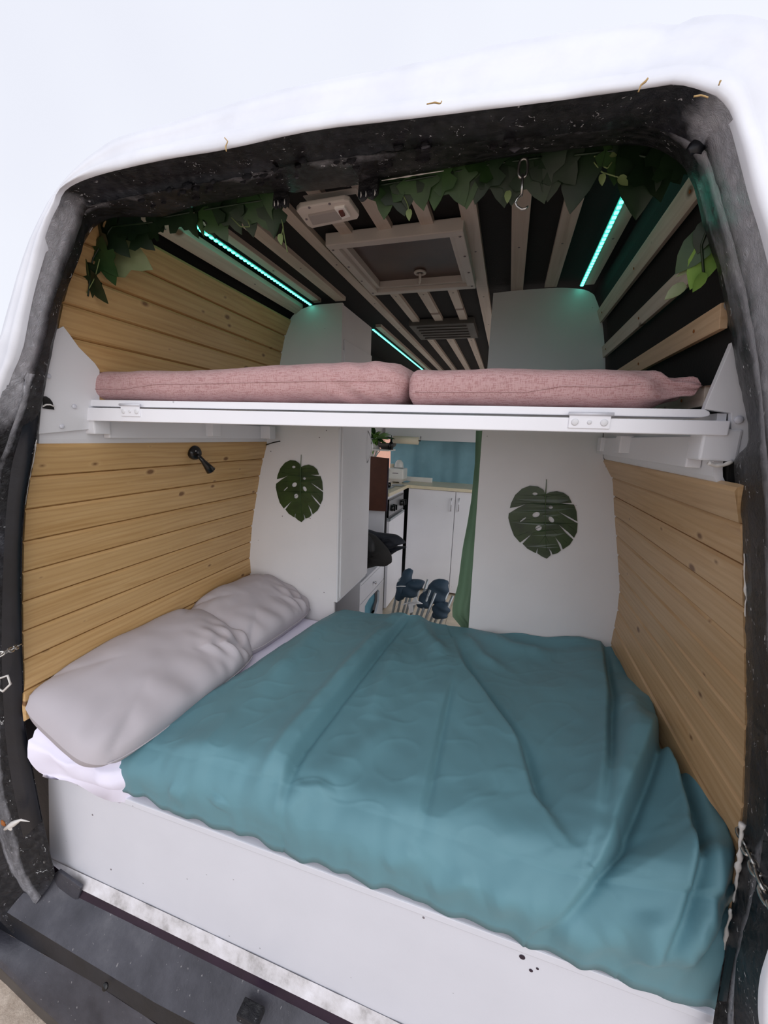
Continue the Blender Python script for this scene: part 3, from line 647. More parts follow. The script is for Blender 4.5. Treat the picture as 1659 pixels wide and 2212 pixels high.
def fold_field(X, Y):
    Hh = np.zeros_like(X)
    for pl, amp, wd, kind, fade in FOLDS:
        best = np.full_like(X, 9.0); sgn = np.ones_like(X); par = np.zeros_like(X); m = len(pl) - 1
        for k in range(m):
            ax_, ay_ = pl[k].x, pl[k].y; bx_, by_ = pl[k + 1].x, pl[k + 1].y; dx, dy = bx_ - ax_, by_ - ay_; L2 = dx * dx + dy * dy + 1e-12
            t = np.clip(((X - ax_) * dx + (Y - ay_) * dy) / L2, 0, 1); ex, ey = X - ax_ - t * dx, Y - ay_ - t * dy; d = np.hypot(ex, ey)
            w_ = d < best; best = np.where(w_, d, best); sgn = np.where(w_, np.sign(dx * ey - dy * ex), sgn); par = np.where(w_, (k + t) / m, par)
        env = np.minimum(1, np.minimum(par / fade + .1, (1 - par) / fade + .1)); amp = amp * (1.7 if pl[0].x < .25 else 2.1)
        if kind == 'ridge': Hh += amp * env * np.exp(-(best / (wd * .9)) ** 2)
        else: Hh += amp * env * (np.where(sgn < 0, np.exp(-(best / wd) ** 2), np.exp(-(best / (.008 + wd * .05)) ** 2)) - np.where(sgn > 0, .45 * np.exp(-((best - .012 - wd * .06) / (.008 + wd * .03)) ** 2), 0))
    return Hh
def xl_edge(y): 
    for (y0, x0), (y1, x1) in zip([(.40, -1.10), (.74, -1.085), (1.204, -.915), (1.80, -.765)], [(.74, -1.085), (1.204, -.915), (1.80, -.765), (2.0, -.74)]):
        if y <= y1: return lerp(x0, x1, (y - y0) / (y1 - y0))
    return -.74
NU, NV = 300, 230; P = []; Lf = .16
YU = np.array([.745 - Lf + (1.03 + Lf) * j / NV for j in range(NV + 1)]); XE = np.array([xl_edge(y) for y in YU])
FH = fold_field(XE[None, :] + (.497 - XE[None, :]) * (np.arange(NU + 1) / NU)[:, None], np.repeat(YU[None, :], NU + 1, 0))
for i in range(NU + 1):
    u = i / NU; row = []
    for j in range(NV + 1):
        s = -Lf + (1.03 + Lf) * j / NV                     # <0 : front drop, >0 : distance behind the front edge
        yu = .745 + s
        x = lerp(xl_edge(yu), .497, u)
        base = -.905 + .02 * sst(.8, 1.7, yu) + .055 * sst(.15, .49, x) * (1 - .35 * sst(1.2, 1.75, yu)) + .022 * math.sin((x + .6) * 2.6) * .5
        base -= .030 * sst(-.72, -1.02, x) + .014 * sst(xl_edge(yu) + .05, xl_edge(yu), x)
        hem = -1.082 - .016 * sst(.1, -1.0, x) + .006 * math.sin(x * 31) + .005 * math.sin(x * 67 + 1) + .010 * noise.noise(Vector((x * 6, 3, 0)))
        rr = .10
        if s > rr: y, z = yu, base; nv = Vector((0, 0, 1))
        else:
            # quarter round from the hem up to the flat top
            t = (s + Lf) / (rr + Lf); a = t ** 0.8 * math.pi / 2
            bot = hem; y = .745 + rr - (rr + .020 * math.sin(min(1, t * 1.6) * math.pi)) * (math.cos(a) ** .62) - .004 * (1 - t)
            z = bot + (base - bot) * (math.sin(a) ** .80)
            nv = Vector((0, -math.cos(a), math.sin(a)))
        h = FH[i, j]
        k = 1.0 if s > 0 else .8
        h += noise.noise(Vector((x * 7, yu * 4, 1.3))) * .007 + noise.noise(Vector((x * 19 + yu * 9, yu * 12, 5))) * .0026 + (.5 - abs(noise.noise(Vector((x * 8 - yu * 5, yu * 9 + x * 3, 8))))) ** 6 * .10 - .0015
        if s < .06: h += noise.noise(Vector((x * 26, yu * 7, 9))) * .006 * sst(.06, -.05, s)
        p = Vector((x, y, z)) + nv * h * k
        p.y = min(p.y, PY - .004); 
        row.append(p)
    P.append(row)
# hem thickness: turn the edge under
for row in P: row.insert(0, row[0] + Vector((0, .012, .004))); row.insert(0, row[0] + Vector((0, .010, .02)))
first = [p + Vector((.006, 0, -.018)) for p in P[0]]; P.insert(0, first)
v, f = grid(P)
mesh('duvet', v, f, 'duvet_teal', None, smooth=True, label='rumpled teal duvet spread across the bed', cat='duvet')

# pillows
def pillow(label, yc, half_y, cx_, cz_, hb, ang, T, seed, yaw=0.0, push=None):
    b_ = Vector((math.cos(ang), 0, -math.sin(ang))); n = Vector((math.sin(ang), 0, math.cos(ang))); a_ = Vector((0, 1, 0))
    rot = Matrix.Rotation(yaw, 3, 'Z'); C = Vector((cx_, yc, cz_)); N_, M_ = 72, 52
    def pt(u, v_, sgn):
        au, av = abs(u), abs(v_)
        t = T * (max(0, 1 - au ** 4) ** .42) * (max(0, 1 - av ** 3.4) ** .42)
        pin = 1 - .05 * (1 - av ** 2) * au ** 3
        pin2 = 1 - .05 * (1 - au ** 2) * av ** 3
        rc = max(au, av) / max(1e-6, (au ** 5 + av ** 5) ** .2); pin *= lerp(1, rc, .9); pin2 *= lerp(1, rc, .9)
        q = Vector((u * 1.6, v_ * 1.2, seed))
        wr_ = noise.noise(q) * .014 + noise.noise(q * 3.1) * .0035
        cre = (.0100 * math.sin(u * 24 + v_ * 5 + seed) + .006 * math.sin(u * 41 - v_ * 7)) * sst(.15, .75, u) * sst(-.35, .45, v_) + .008 * math.sin(u * 15 - v_ * 3 + 1) * sst(.0, .6, v_) * sst(-.9, -.2, u) * .6 + .006 * math.sin(v_ * 13 + u * 9) * sst(-.55, -.95, u) * sst(-.2, .6, v_)
        h = sgn * t + (wr_ + cre) * (1 if sgn > 0 else .4) * min(1, t / T * 1.5)
        loc = a_ * (u * half_y * pin2) + b_ * (v_ * hb * pin) + n * h
        loc = rot @ loc
        p = C + loc
        return p
    P = []
    for i in range(N_ + 1):
        u = -1 + 2 * i / N_; row = [pt(u, -1 + 2 * j / M_, 1) for j in range(M_ + 1)] + [pt(u, 1 - 2 * j / M_, -1) for j in range(1, M_ + 1)]
        for k, p in enumerate(row):
            lim = xsec(SECL, p.z) + .016
            if p.x < lim: p.x = lim + (p.x - lim) * .02
            if p.z < -.965: p.z = -.965 + (p.z + .965) * .05
        P.append(row)
    root = thing('pillow', (cx_, yc, -.965), label, 'pillow', group='grey pillows on the bed')
    v, f = grid(P); mesh('pillow_case', v, f, 'pillow_grey', root, smooth=True)
    seam = [pt(u / 20 - 1, 1.0, 0) for u in range(41)]
    tube('seam', [p + n * .002 for p in seam], .0022, 'pillow_grey', root, 6)
    return root
pillow('grey pillow nearest the camera, propped against the pine wall', 1.000, .345, -1.140, -.872, .205, math.radians(21), .094, 1.7, math.radians(-4))
pillow('grey pillow farther back, beside the white wardrobe', 1.535,  .268, -1.11, -.862, .195, math.radians(20), .092, 6.1, math.radians(-6))

# ================================================================== BUNK
BY = 0.845
bk = thing('bunk_platform', (-.4, 1.2, 0.0), 'white painted folding bunk platform across the van under the pink cushions', 'bunk bed')
bl, br = atY(170, 880, BY), atY(1579, 909, BY); zb = atY(208, 908, BY).z; zb2 = atY(1582, 941, BY).z
slab('front_beam', [(bl.x, BY, bl.z), (br.x, BY, br.z), (br.x, BY, zb2), (bl.x, BY, zb - .002)], (0, .045, 0), 'white_bright', bk, bev=.002)
t1, t2 = atY(172, 863, BY + .008), atY(1537, 884, BY + .008)
t3, t4 = atY(172, 879.5, BY + .008), atY(1537, 906, BY + .008)
q = [(t1.x, BY + .008, t1.z), (t2.x - .01, BY + .008, t2.z), (t2.x - .002, BY + .008, t2.z - .004), (t2.x, BY + .008, lerp(t2.z, t4.z, .5)), (t2.x - .002, BY + .008, t4.z + .006), (t2.x - .012, BY + .008, t4.z + .003), (t3.x, BY + .008, t3.z + .003)]
slab('platform_board', q, (0, .80, 0), 'white_bright', bk, bev=.002)
for side, S, y0 in ((-1, SECL, .90), (1, SECR, .91)):
    xw = xsec(S, -.02)
    lo, hi = sorted((xw - side * .004, xw - side * .030)); box('side_rail', (lo, y0, -.040), (hi, PY - .02, .02), 'white_paint', bk, bev=.003)
for px0, px1, py0, py1, y in [(160, 205, 903, 938, .85), (418, 460, 915, 943, 1.30), (562, 583, 925, 948, 1.66)]:
    a, b_ = atY(px0, py0, y), atY(px1, py1, y); box('bracket', (a.x, y, b_.z), (b_.x, y + .05, a.z + .012), 'white_paint', bk, bev=.004)
for px0, px1, py0, py1, y in [(1519, 1592, 940, 998, .85), (1340, 1366, 950, 980, 1.30), (1298, 1318, 952, 976, 1.62)]:
    a, b_ = atY(px0, py0, y), atY(px1, py1, y); box('bracket', (a.x, y, b_.z), (b_.x, y + .055, a.z + .012), 'white_paint', bk, bev=.004)
for px0, px1, py0, py1, zz in [(262, 304, 876, 900, 0), (1230, 1316, 896, 927, 0)]:
    a, b_ = atY(px0, py0, BY), atY(px1, py1, BY)
    hg = box('hinge', (a.x, BY - .003, b_.z), (b_.x, BY, a.z), 'white_bright', bk, bev=.001)
    tube('hinge_barrel', [(a.x - .002, BY - .003, a.z + .002), (b_.x + .004, BY - .003, a.z + .002)], .0035, 'white_gloss', hg, 8)
    for k in (.15, .5, .85):
        disc('screw', (lerp(a.x, b_.x, k), BY - .003, (a.z + b_.z) / 2 - .001), .0065 if k != .5 else .004, .002, 'white_paint', hg, axis=(0, -1, 0), n=14)
# filler foam under the right bracket
pts = resample([atY(a, b_, .848) for a, b_ in [(1530, 1000), (1545, 1006), (1562, 1005), (1582, 997)]], 12)
tube('filler_bead', pts, [.003 + .0025 * abs(noise.noise(p * 60)) for p in pts], 'sealant', bk, 7)
# white gusset boards on both walls
lb = thing('gusset_board', atX(150, 860, -1.11), 'white triangular side board left of the pink cushion', 'side board')
def wallpt(px, py, S, off, it=6):
    x = xsec(S, 0.1)
    for _ in range(it): p = atX(px, py, x); x = xsec(S, p.z) + off
    return atX(px, py, x)
q = [wallpt(*p, SECL, .014) for p in [(84, 937), (90, 870), (106, 780), (123, 712), (137, 705), (150, 722), (170, 750), (205, 785), (215, 800), (215, 880), (215, 925)]]
slab('board', q, (-.016, 0, 0), 'white_paint', lb)
hq = [wallpt(*p, SECL, .0165) for p in [(93, 856), (99, 856), (107, 861), (113, 869), (117, 885), (92, 882)]]
slab('cable_hole', hq, (.0012, 0, 0), 'plastic_black', lb); tube('cable', [wallpt(*p, SECL, .020) for p in [(92, 878), (100, 874), (108, 874), (117, 878)]], .002, 'plastic_white', lb, 6)
for px, py in [(160, 878), (133, 921), (104, 812)]: disc('screw_cap', wallpt(px, py, SECL, .015), .006, .004, 'white_gloss', lb, axis=(1, 0, 0), n=10)
rb = thing('gusset_board', atX(1590, 860, .35), 'white triangular side board right of the pink cushion', 'side board')
q = [atY(*p, .853) for p in [(1583, 738), (1608, 850), (1622, 930), (1622, 985), (1580, 985), (1580, 892), (1522, 884), (1526, 872)]]
slab('board', q, (0, .014, 0), 'white_paint', rb, bev=.001)
disc('screw_cap', atY(1595, 907, .853), .007, .004, 'white_gloss', rb, axis=(0, -1, 0), n=10)

# cushions
def cushion(label, px0, px1, top0, top1, bot, yf, depth, knot=False, gathered=False, seed=0):
    a, b_ = atY(px0, bot, yf), atY(px1, bot, yf); x0, x1 = a.x, b_.x; zb_ = .0645
    zt0, zt1 = atY(px0 + 60, top0, yf).z, atY(px1 - 60, top1, yf).z
    N_, M_ = 90, 44; P = []
    for i in range(N_ + 1):
        u = i / N_; x = lerp(x0, x1, u); e = min(1, (u / .035)) if not knot or u < .5 else min(1, u / .035)
        e0 = max(0, 1 - max(0, 1 - u / .045) ** 2.6) ** .5; wr_end = .045 if not gathered else .06
        e1 = max(0, 1 - max(0, 1 - (1 - u) / wr_end) ** 2.6) ** .5
        if knot:
            t = (1 - u); e1 = sst(-.02, .17, t) ** .8; e1 = max(e1, .30) * min(1, t / .02) ** .5
        e = min(e0, e1); e = max(e, .001)
        zt = lerp(zt0, zt1, u) + .003 * math.sin(u * 9 + seed); hz = (zt - zb_) / 2; zc = zb_ + hz
        if knot and 1 - u < .20:
            t = 1 - u; fu = 1 - .24 * sst(.135, .07, t); fl2 = .36 * sst(.17, .02, t)
            rd = min(1, t / .018) ** .5; mid = (fu + fl2) / 2; hh = (fu - fl2) / 2 * rd
            zc = zb_ + 2 * hz * mid; hz = max(.0005, 2 * hz * hh / 1.0); e = max(e, .30 + .7 * sst(.02, .17, t)); ez = 1
        else: ez = e
        hy = depth / 2; yc_ = yf + hy; row = []
        if knot: kk = sst(.02, .20, 1 - u); hy, yc_ = lerp(.05, hy, kk), lerp(yf + .065, yc_, kk)
        for j in range(M_):
            th = 2 * math.pi * j / M_; c_, s_ = math.cos(th), math.sin(th)
            cy_ = math.copysign(abs(c_) ** .28, c_); sz_ = math.copysign(abs(s_) ** .62, s_)
            y = yc_ - cy_ * hy * lerp(.80, 1, e); z = zc + sz_ * hz * ez
            p = Vector((x, y, z)); h = noise.noise(p * 9 + Vector((seed, 0, 0))) * .005 + noise.noise(p * 30) * .0015
            if gathered: h += (.006 * math.sin(z * 150 + u * 60) * sst(.88, .97, u) + .005 * math.sin((z + x * .5) * 160) * sst(.74, .9, u) * sst(1, .93, u)) * (1 - abs(s_) ** 3)
            if knot: h += .005 * math.sin(th * 6 + u * 40) * sst(.24, .1, 1 - u)
            p += Vector((0, -c_, s_)) * h * (1 if e > .1 else .2)
            p.z = max(p.z, zb_)
            row.append(p)
        row.append(row[0]); P.append(row)
    P.insert(0, [sum(P[0], Vector()) / len(P[0])] * (M_ + 1)); P.append([sum(P[-1], Vector()) / len(P[-1])] * (M_ + 1))
    root = thing('seat_cushion', ((x0 + x1) / 2, yf + depth / 2, zb_), label, 'cushion', group='pink cushions on the bunk')
    v, f = grid(P); mesh('cover', v, f, 'cushion_pink', root, smooth=True)
    seam = []
    for i in range(4, N_ - (16 if knot else 3)):
        row = P[i + 1]; k = min(range(M_), key=lambda q_: abs(row[q_].z - (zb_ + (.034 + (.016 * sst(.3, 1, i / N_) if knot else .012 * math.sin(i / N_ * 2))))) + (10 if row[q_].y > yf + depth * .3 else 0)); seam.append(row[k] + Vector((0, -.0005, 0)))
    sm = [Vector((p.x, p.y, sum(q_.z for q_ in seam[max(0, i - 5):i + 6]) / len(seam[max(0, i - 5):i + 6]))) for i, p in enumerate(seam)]
    tube('seam', sm, .0013, 'cushion_pink', root, 5)
    return root, P
cl_, Pl = cushion('long pink woven cushion on the left half of the bunk', 158, 876, 795, 768, 864, .865, .62, gathered=True, seed=1)
cr_, Pr = cushion('pink woven cushion with a knotted end on the right half of the bunk', 872, 1520, 782, 786, 873, .870, .60, knot=True, seed=4)
lathe('cord_end', [(0, -.006), (.006, -.004), (.007, .002), (.004, .007), (0, .008)], atY(163, 838, .872), 'cushion_pink', cl_, axis=(-.7, -.7, 0), n=10)
p = atY(1516, 812, 1.14); tube('thread_end', [p, p + Vector((.012, 0, .003))], .0015, 'tag_white', cr_, 5)

# ================================================================== WARDROBE, PARTITION, LEAVES
wd = thing('wardrobe', (-1.0, PY, FZ), 'white wardrobe with a monstera leaf, behind the far pillow', 'wardrobe')
edge = [Vector((xsec(SECL, z) + .004, PY, z)) for z in [-.86, -.78, -.675, -.491, -.312, -.189, -.046, .15, .342, .436]] + [Vector((-1.037 + .004, PY, .516)), Vector((-1.00, PY, .545)), Vector((-.964, PY, .560)), Vector((-.90, PY, .572)), Vector((-.768, PY, .574))]
q = [Vector((-.772, PY, -.86))] + crspline(edge)
slab('back_panel', q, (0, .018, 0), 'white_panel', wd)
box('lower_panel', (-1.285, PY + .001, FZ), (-.79, PY + .018, -.86), 'white_panel', wd)
box('edge_trim', (-.776, PY - .006, -.855), (-.768, PY + .002, .02), 'white_paint', wd, bev=.001)
box('side_panel', (-.786, PY + .018, -.845), (-.770, 2.19, .38), 'white_panel', wd)
box('top_frame', (-.786, PY + .018, .385), (-.772, 2.17, .572), 'white_panel', wd)
box('top_door', (-.772, PY + .03, .245), (-.764, 2.165, .425), 'white_panel', wd, bev=.001)
box('door', (-.770, PY + .02, -.842), (-.762, 2.19, .235), 'white_panel', wd, bev=.001)
box('bottom_board', (-1.28, PY + .018, -.862), (-.772, 2.19, -.845), 'white_paint', wd)
hp = [Vector((-.762, 2.13, z)) + Vector((.030 * math.sin((z + .22) / .18 * math.pi), 0, 0)) for z in [-.22 + .18 * k / 12 for k in range(13)]]
tube('handle', [p + Vector((0, 0, .06)) for p in hp], .003, 'chrome', wd, 8)
for px, py in [(690, 945), (705, 930), (585, 975), (670, 1120), (700, 1280), (610, 1115)]: disc('screw', atY(px, py, PY - .0005), .0028, .001, 'stain_grey', wd, axis=(0, -1, 0), n=8)
tube('cable_end', [atY(572, 962, PY - .002), atY(590, 956, PY - .03), atY(605, 953, PY - .04)], .003, 'plastic_black', wd, 6)
pp = thing('partition_panel', (.2, PY, FZ), 'white partition panel with a monstera leaf on the right of the doorway', 'partition')
edge = [Vector((xsec(SECR, z) - .004, PY, z)) for z in [-1.42, -1.0, -.852, -.682, -.581, -.426, -.257, -.137, -.049, .13, .308, .457, .531]] + [Vector((.245, PY, .552)), Vector((.206, PY, .568)), Vector((.12, PY, .578)), Vector((-.02, PY, .578))]
q = [Vector((-.095, PY, -1.42))] + crspline(edge) + [Vector((-.114, PY, .574)), Vector((-.112, PY, .0)), Vector((-.100, PY, -.87))]
slab('panel', q, (0, .018, 0), 'white_panel', pp, bev=.001)

LEAF = [(305, 330), (325, 318), (355, 313), (385, 323), (408, 343), (421, 378), (395, 379), (368, 378), (396, 385), (431, 388), (442, 425), (446, 482), (410, 456), (358, 423), (402, 460), (447, 492), (444, 540), (431, 572), (405, 540), (362, 497), (395, 545), (427, 581), (412, 610), (381, 636), (372, 605), (345, 563), (362, 605), (373, 640), (358, 656), (335, 663), (330, 645), (318, 628), (325, 650), (328, 666), (310, 686),
        (287, 673), (268, 656), (270, 640), (273, 622), (266, 638), (262, 656), (225, 632), (203, 604), (225, 575), (250, 543), (220, 572), (192, 598), (165, 560), (150, 510), (140, 462), (142, 437), (180, 408), (222, 382), (185, 398), (147, 407), (152, 380), (170, 335), (200, 300), (235, 283), (270, 287), (295, 305), (303, 326)]
HOLES = [(258, 328, 12, 8, 0), (328, 402, 10, 9, 0), (263, 443, 18, 14, -.6), (330, 470, 11, 18, -.5), (274, 517, 14, 16, .4), (205, 471, 19, 4, -.75)]
VEINS = [[(305, 345), (350, 335), (395, 345)], [(305, 400), (360, 395), (430, 405)], [(304, 440), (370, 465), (430, 525)], [(304, 500), (350, 540), (400, 600)], [(304, 560), (325, 610), (345, 650)],
         [(305, 345), (260, 310), (215, 305)], [(305, 385), (240, 375), (170, 360)], [(304, 440), (240, 470), (160, 475)], [(304, 495), (250, 530), (180, 560)], [(303, 560), (280, 600), (240, 625)]]
def mono(label, mp, y):
    root = thing('monstera_leaf', mp(305, 686, y), label, 'leaf', group='monstera leaves on the white panels')
    def den(pl, k=3):
        o = []
        for i, a in enumerate(pl):
            b_ = pl[(i + 1) % len(pl)]; o += [(lerp(a[0], b_[0], t / k), lerp(a[1], b_[1], t / k)) for t in range(k)]
        return o
    outer = den(LEAF, 2); holes = [[(cx_ + rx * math.cos(a) * math.cos(w_) - ry * math.sin(a) * math.sin(w_), cy_ + rx * math.cos(a) * math.sin(w_) + ry * math.sin(a) * math.cos(w_)) for a in [2 * math.pi * k / 12 for k in range(12)]] for cx_, cy_, rx, ry, w_ in HOLES]
    loops = [outer] + holes; flat = [p for l in loops for p in l]
    tris = geometry.tessellate_polygon([[Vector((p[0], p[1], 0)) for p in l] for l in loops]); n = len(flat)
    def P3(p, off): 
        bow = .004 * (1 - min(1, abs(p[0] - 305) / 140)) 
        q = mp(p[0], p[1], y); return Vector((q.x, q.y - off - bow, q.z))
    vv = [P3(p, .003) for p in flat] + [P3(p, .0008) for p in flat]; ff = [tuple(t) for t in tris] + [tuple(i + n for i in t[::-1]) for t in tris]
    s = 0
    for l in loops:
        for i in range(len(l)): a, b_ = s + i, s + (i + 1) % len(l); ff.append((a, b_, b_ + n, a + n))
        s += len(l)
    bl_ = mesh('blade', vv, ff, 'monstera', root)
    mid = [mp(a, b_, y) + Vector((0, -.008, 0)) for a, b_ in [(309, 247), (307, 290), (305, 330), (304, 450), (304, 560), (309, 640)]]
    tube('stem', mid, [.0012, .0016, .0018, .0014, .001, .0006], 'vein', root, 6)
    for vn in VEINS:
        pl = resample([mp(a, b_, y) for a, b_ in vn], 7); tube('vein', [P + Vector((0, -.0055 if k < 3 else -.0045, 0)) for k, P in enumerate(pl)], [.0009, .0009, .0008, .0007, .0006, .0005, .0003], 'monstera', bl_, 5)
def mpL(a, b_, y): return atY(550 + a * .3315, 900 + b_ * .3315, y)
def mpR(a, b_, y): return atY(1098 + (a - 140) / 306 * 149, 1049 + (b_ - 283) / 403 * 157, y)
mono('smaller dark green monstera leaf on the left wardrobe panel', mpL, PY - .001)
mono('larger dark green monstera leaf on the right partition panel', mpR, PY - .001)

# ================================================================== KITCHEN
# green curtain behind the partition edge
def curtain(name, label, path, ztop, zbot, mat, amp, parent=None, cat='curtain', nz_=36):
    P = []
    for i, (x, y) in enumerate(path):
        row = []
        for k in range(nz_ + 1):
            t = k / nz_; z = lerp(ztop, zbot if not callable(zbot) else zbot(i / (len(path) - 1)), t)
            row.append(Vector((x, y, z)) + Vector((0, amp * noise.noise(Vector((x * 20, z * 4, 2))), 0)))
        P.append(row)
    return P
rows = []
lefts = [(1028, 930), (1026, 1000), (1018, 1080), (1010, 1130), (1000, 1180), (990, 1260), (977, 1310), (978, 1330), (995, 1350), (1005, 1375), (1008, 1420)]
Lp = resample([atY(a, b_, 1.92) for a, b_ in lefts], 40)
for k, p in enumerate(Lp):
    row = []
    for j in range(25):
        t = j / 24; x = lerp(p.x, .05, t); fold_ = .025 * math.sin(t * 21 + p.z * 1.2) * (.4 + .6 * t) + .010 * noise.noise(Vector((t * 8, p.z * 9, 0)))
        row.append(Vector((x, 1.92 + .06 * t + fold_, p.z)))
    rows.append(row)
v, f = grid(rows); cu = mesh('door_curtain', v, f, 'curtain_green', None, smooth=True, label='green fabric curtain hanging behind the right partition edge', cat='curtain')
# teal curtain across the cab
rows = []
for i in range(61):
    x = lerp(-1.125, .1, i / 60); rows.append([Vector((x, 3.86 + .018 * math.sin(x * 19) + .008 * math.sin(x * 47 + z) + .012 * noise.noise(Vector((x * 6, z * 5, 0))), z)) for z in [lerp(.16, -.47, k / 24) for k in range(25)]])
v, f = grid(rows); mesh('cab_curtain', v, f, 'curtain_teal', None, smooth=True, label='teal curtain closing off the cab behind the worktop', cat='curtain')
# pale headliner / shelf edge above
box('cab_shelf', (-1.12, 3.62, -.035), (.30, 3.90, .12), 'white_paint', None, bev=.003, label='white shelf edge above the teal curtain', cat='shelf')
# far cabinet
kc = thing('base_cabinet', (-.45, KY, FZ), 'white two-door kitchen cabinet facing the bed under the worktop', 'cabinet')
x0 = atY(882, 1060, KY).x; x1 = .10; zt = atY(887, 1054, KY).z; xm = atY(985, 1063, KY).x
box('carcass', (x0, KY + .018, FZ + .02), (x1, 3.84, zt), 'kitchen_white', kc)
box('plinth', (x0, KY + .05, FZ), (x1, 3.84, FZ + .03), 'brown_board', kc)
d1 = box('door', (x0 + .004, KY, FZ + .025), (xm - .003, KY + .017, zt - .004), 'kitchen_white', kc, bev=.0015)
d2 = box('door', (xm + .003, KY, FZ + .025), (x1 - .003, KY + .017, zt - .004), 'kitchen_white', kc, bev=.0015)
for dpar, px in ((d1, 976), (d2, 992.5)):
    a, b_ = atY(px, 1077, KY), atY(px - 1, 1104, KY)
    tube('handle', [(a.x, KY, a.z), (a.x, KY - .022, a.z - .003), (a.x, KY - .022, b_.z + .003), (a.x, KY, b_.z)], .0045, 'chrome', dpar, 8)
wt = thing('worktop', (-.8, 3.5, zt), 'cream L-shaped kitchen worktop by the teal curtain', 'worktop')
SX = -.845
box('long_section', (x0 - .05, KY - .015, zt), (x1, 3.85, zt + .028), 'worktop', wt, bev=.003)
box('side_section', (-1.24, 2.86, zt - .004), (SX + .012, KY + .2, zt + .024), 'worktop', wt, bev=.003)
box('upstand', (-.93, 3.72, zt + .028), (-.665, 3.74, zt + .072), 'plastic_white', wt, bev=.003)
# stove unit on the left
st = thing('stove_unit', (-1.05, 3.1, FZ), 'white cooker unit with a black knobbed control panel below the hob', 'cooker')
box('carcass', (-1.23, 2.90, FZ + .01), (SX - .02, KY - .02, zt - .006), 'kitchen_white', st)
box('side_post', (SX - .022, 2.875, FZ + .01), (SX - .012, 2.90, zt - .006), 'rubber_black', st)
od = box('oven_door', (SX - .02, 2.93, FZ + .01), (SX, KY - .03, zt - .215), 'kitchen_white', st, bev=.003)
cp = box('control_panel', (SX - .02, 2.905, zt - .165), (SX + .002, KY - .10, zt - .045), 'knob_grey', st, bev=.002)
box('panel_border', (SX - .012, 2.895, zt - .178), (SX + .0005, KY - .085, zt - .160), 'plastic_black', cp); box('panel_border', (SX - .012, 2.895, zt - .050), (SX + .0005, KY - .085, zt - .036), 'plastic_black', cp)
box('panel_border', (SX - .012, 2.895, zt - .178), (SX + .001, 2.915, zt - .036), 'plastic_black', cp)
for yy in (2.955, 3.01, 3.235, 3.30): 
    kn = disc('knob', (SX + .002, yy, zt - .108), .024, .026, 'plastic_black', cp, axis=(1, 0, 0), n=14)
    box('knob_grip', (SX + .026, yy - .004, zt - .130), (SX + .038, yy + .004, zt - .086), 'plastic_black', kn)
box('grill_tray', (SX - .02, 2.92, zt - .206), (SX + .012, KY - .08, zt - .188), 'tube_grey', st, bev=.002)
hb = thing('hob', (-1.02, 3.05, zt + .024), 'small gas hob with black pan support on the cream worktop', 'hob')
box('hob_plate', (-1.20, 2.90, zt + .024), (-.90, 3.24, zt + .032), 'tube_grey', hb, bev=.002)
tube('pan_support', [(-1.14, 2.96, zt + .05), (-.95, 2.96, zt + .05), (-.95, 3.18, zt + .05), (-1.14, 3.18, zt + .05)], .006, 'rubber_black', hb, 6, closed=True)
disc('burner', (-1.03, 3.07, zt + .032), .04, .02, 'plastic_black', hb); lathe('hob_cap', [(0, .04), (.022, .04), (.026, .02), (.02, 0), (0, 0)], (-.93, 3.14, zt + .032), 'plastic_black', hb)
p = atY(868, 1040, 3.36); lathe('spoon_rest', [(0, 0), (.05, .001), (.055, .006), (.06, .007), (.055, .01), (0, .004)], (-.90, 3.34, zt + .024), 'tube_grey', hb)
# brown splash board standing at the near end of the cooker
a, b_ = atY(793, 986, 2.84), atY(838, 1104, 2.84)
bb = thing('splash_board', (a.x, 2.84, b_.z), 'dark brown upright board at the end of the hob', 'board')
slab('board', [atY(*p, 2.84) for p in [(793, 985), (838, 990), (835, 1105), (790, 1102)]], (0, .016, 0), 'brown_board', bb, bev=.001)
box('board_edge', (atY(838, 990, 2.84).x, 2.838, atY(835, 1105, 2.84).z), (atY(838, 990, 2.84).x + .006, 2.858, atY(838, 990, 2.84).z), 'seal_dark', bb)
ep = box('end_panel', (-1.24, 2.862, FZ + .01), (SX - .024, 2.878, zt - .008), 'kitchen_white', st)
# bench with drawer and opening
bn = thing('bench_unit', (-1.0, 2.45, FZ), 'low white bench unit with one drawer and an open cut-out below the jackets', 'bench')
bz = -.935; BXF = -.822; YB0, YB1 = 2.24, 2.76
box('end_panel', (-1.26, 2.235, FZ), (BXF, 2.250, bz - .02), 'kitchen_white', bn)
box('seat_board', (-1.26, 2.235, bz - .02), (BXF + .002, 2.80, bz), 'kitchen_white', bn, bev=.002)
dr = box('drawer', (BXF - .018, YB0 + .012, bz - .150), (BXF, YB1, bz - .026), 'kitchen_white', bn, bev=.002)
lathe('knob', [(0, .024), (.010, .023), (.012, .018), (.006, .012), (.005, 0), (0, 0)], (BXF, 2.50, bz - .088), 'chrome', dr, axis=(1, 0, 0), n=14)
hole = [(2.34, -.20), (2.34, -.36), (2.44, -.375), (2.60, -.36), (2.66, -.30), (2.66, -.22), (2.62, -.185), (2.42, -.18)]
outer = [(YB0 + .012, -.156), (YB1, -.156), (YB1, -.48), (YB0 + .012, -.48)]
flat = outer + hole; tris = geometry.tessellate_polygon([[Vector((a, b_, 0)) for a, b_ in outer], [Vector((a, b_, 0)) for a, b_ in hole]]); n = len(flat)
vv = [Vector((BXF, a, bz + b_)) for a, b_ in flat] + [Vector((BXF - .016, a, bz + b_)) for a, b_ in flat]; ff = [tuple(t) for t in tris] + [tuple(i + n for i in t[::-1]) for t in tris]
for s, L in ((0, 4), (4, 8)):
    for i in range(L): ff.append((s + i, s + (i + 1) % L, n + s + (i + 1) % L, n + s + i))
mesh('cutout_front', vv, ff, 'kitchen_white', bn)
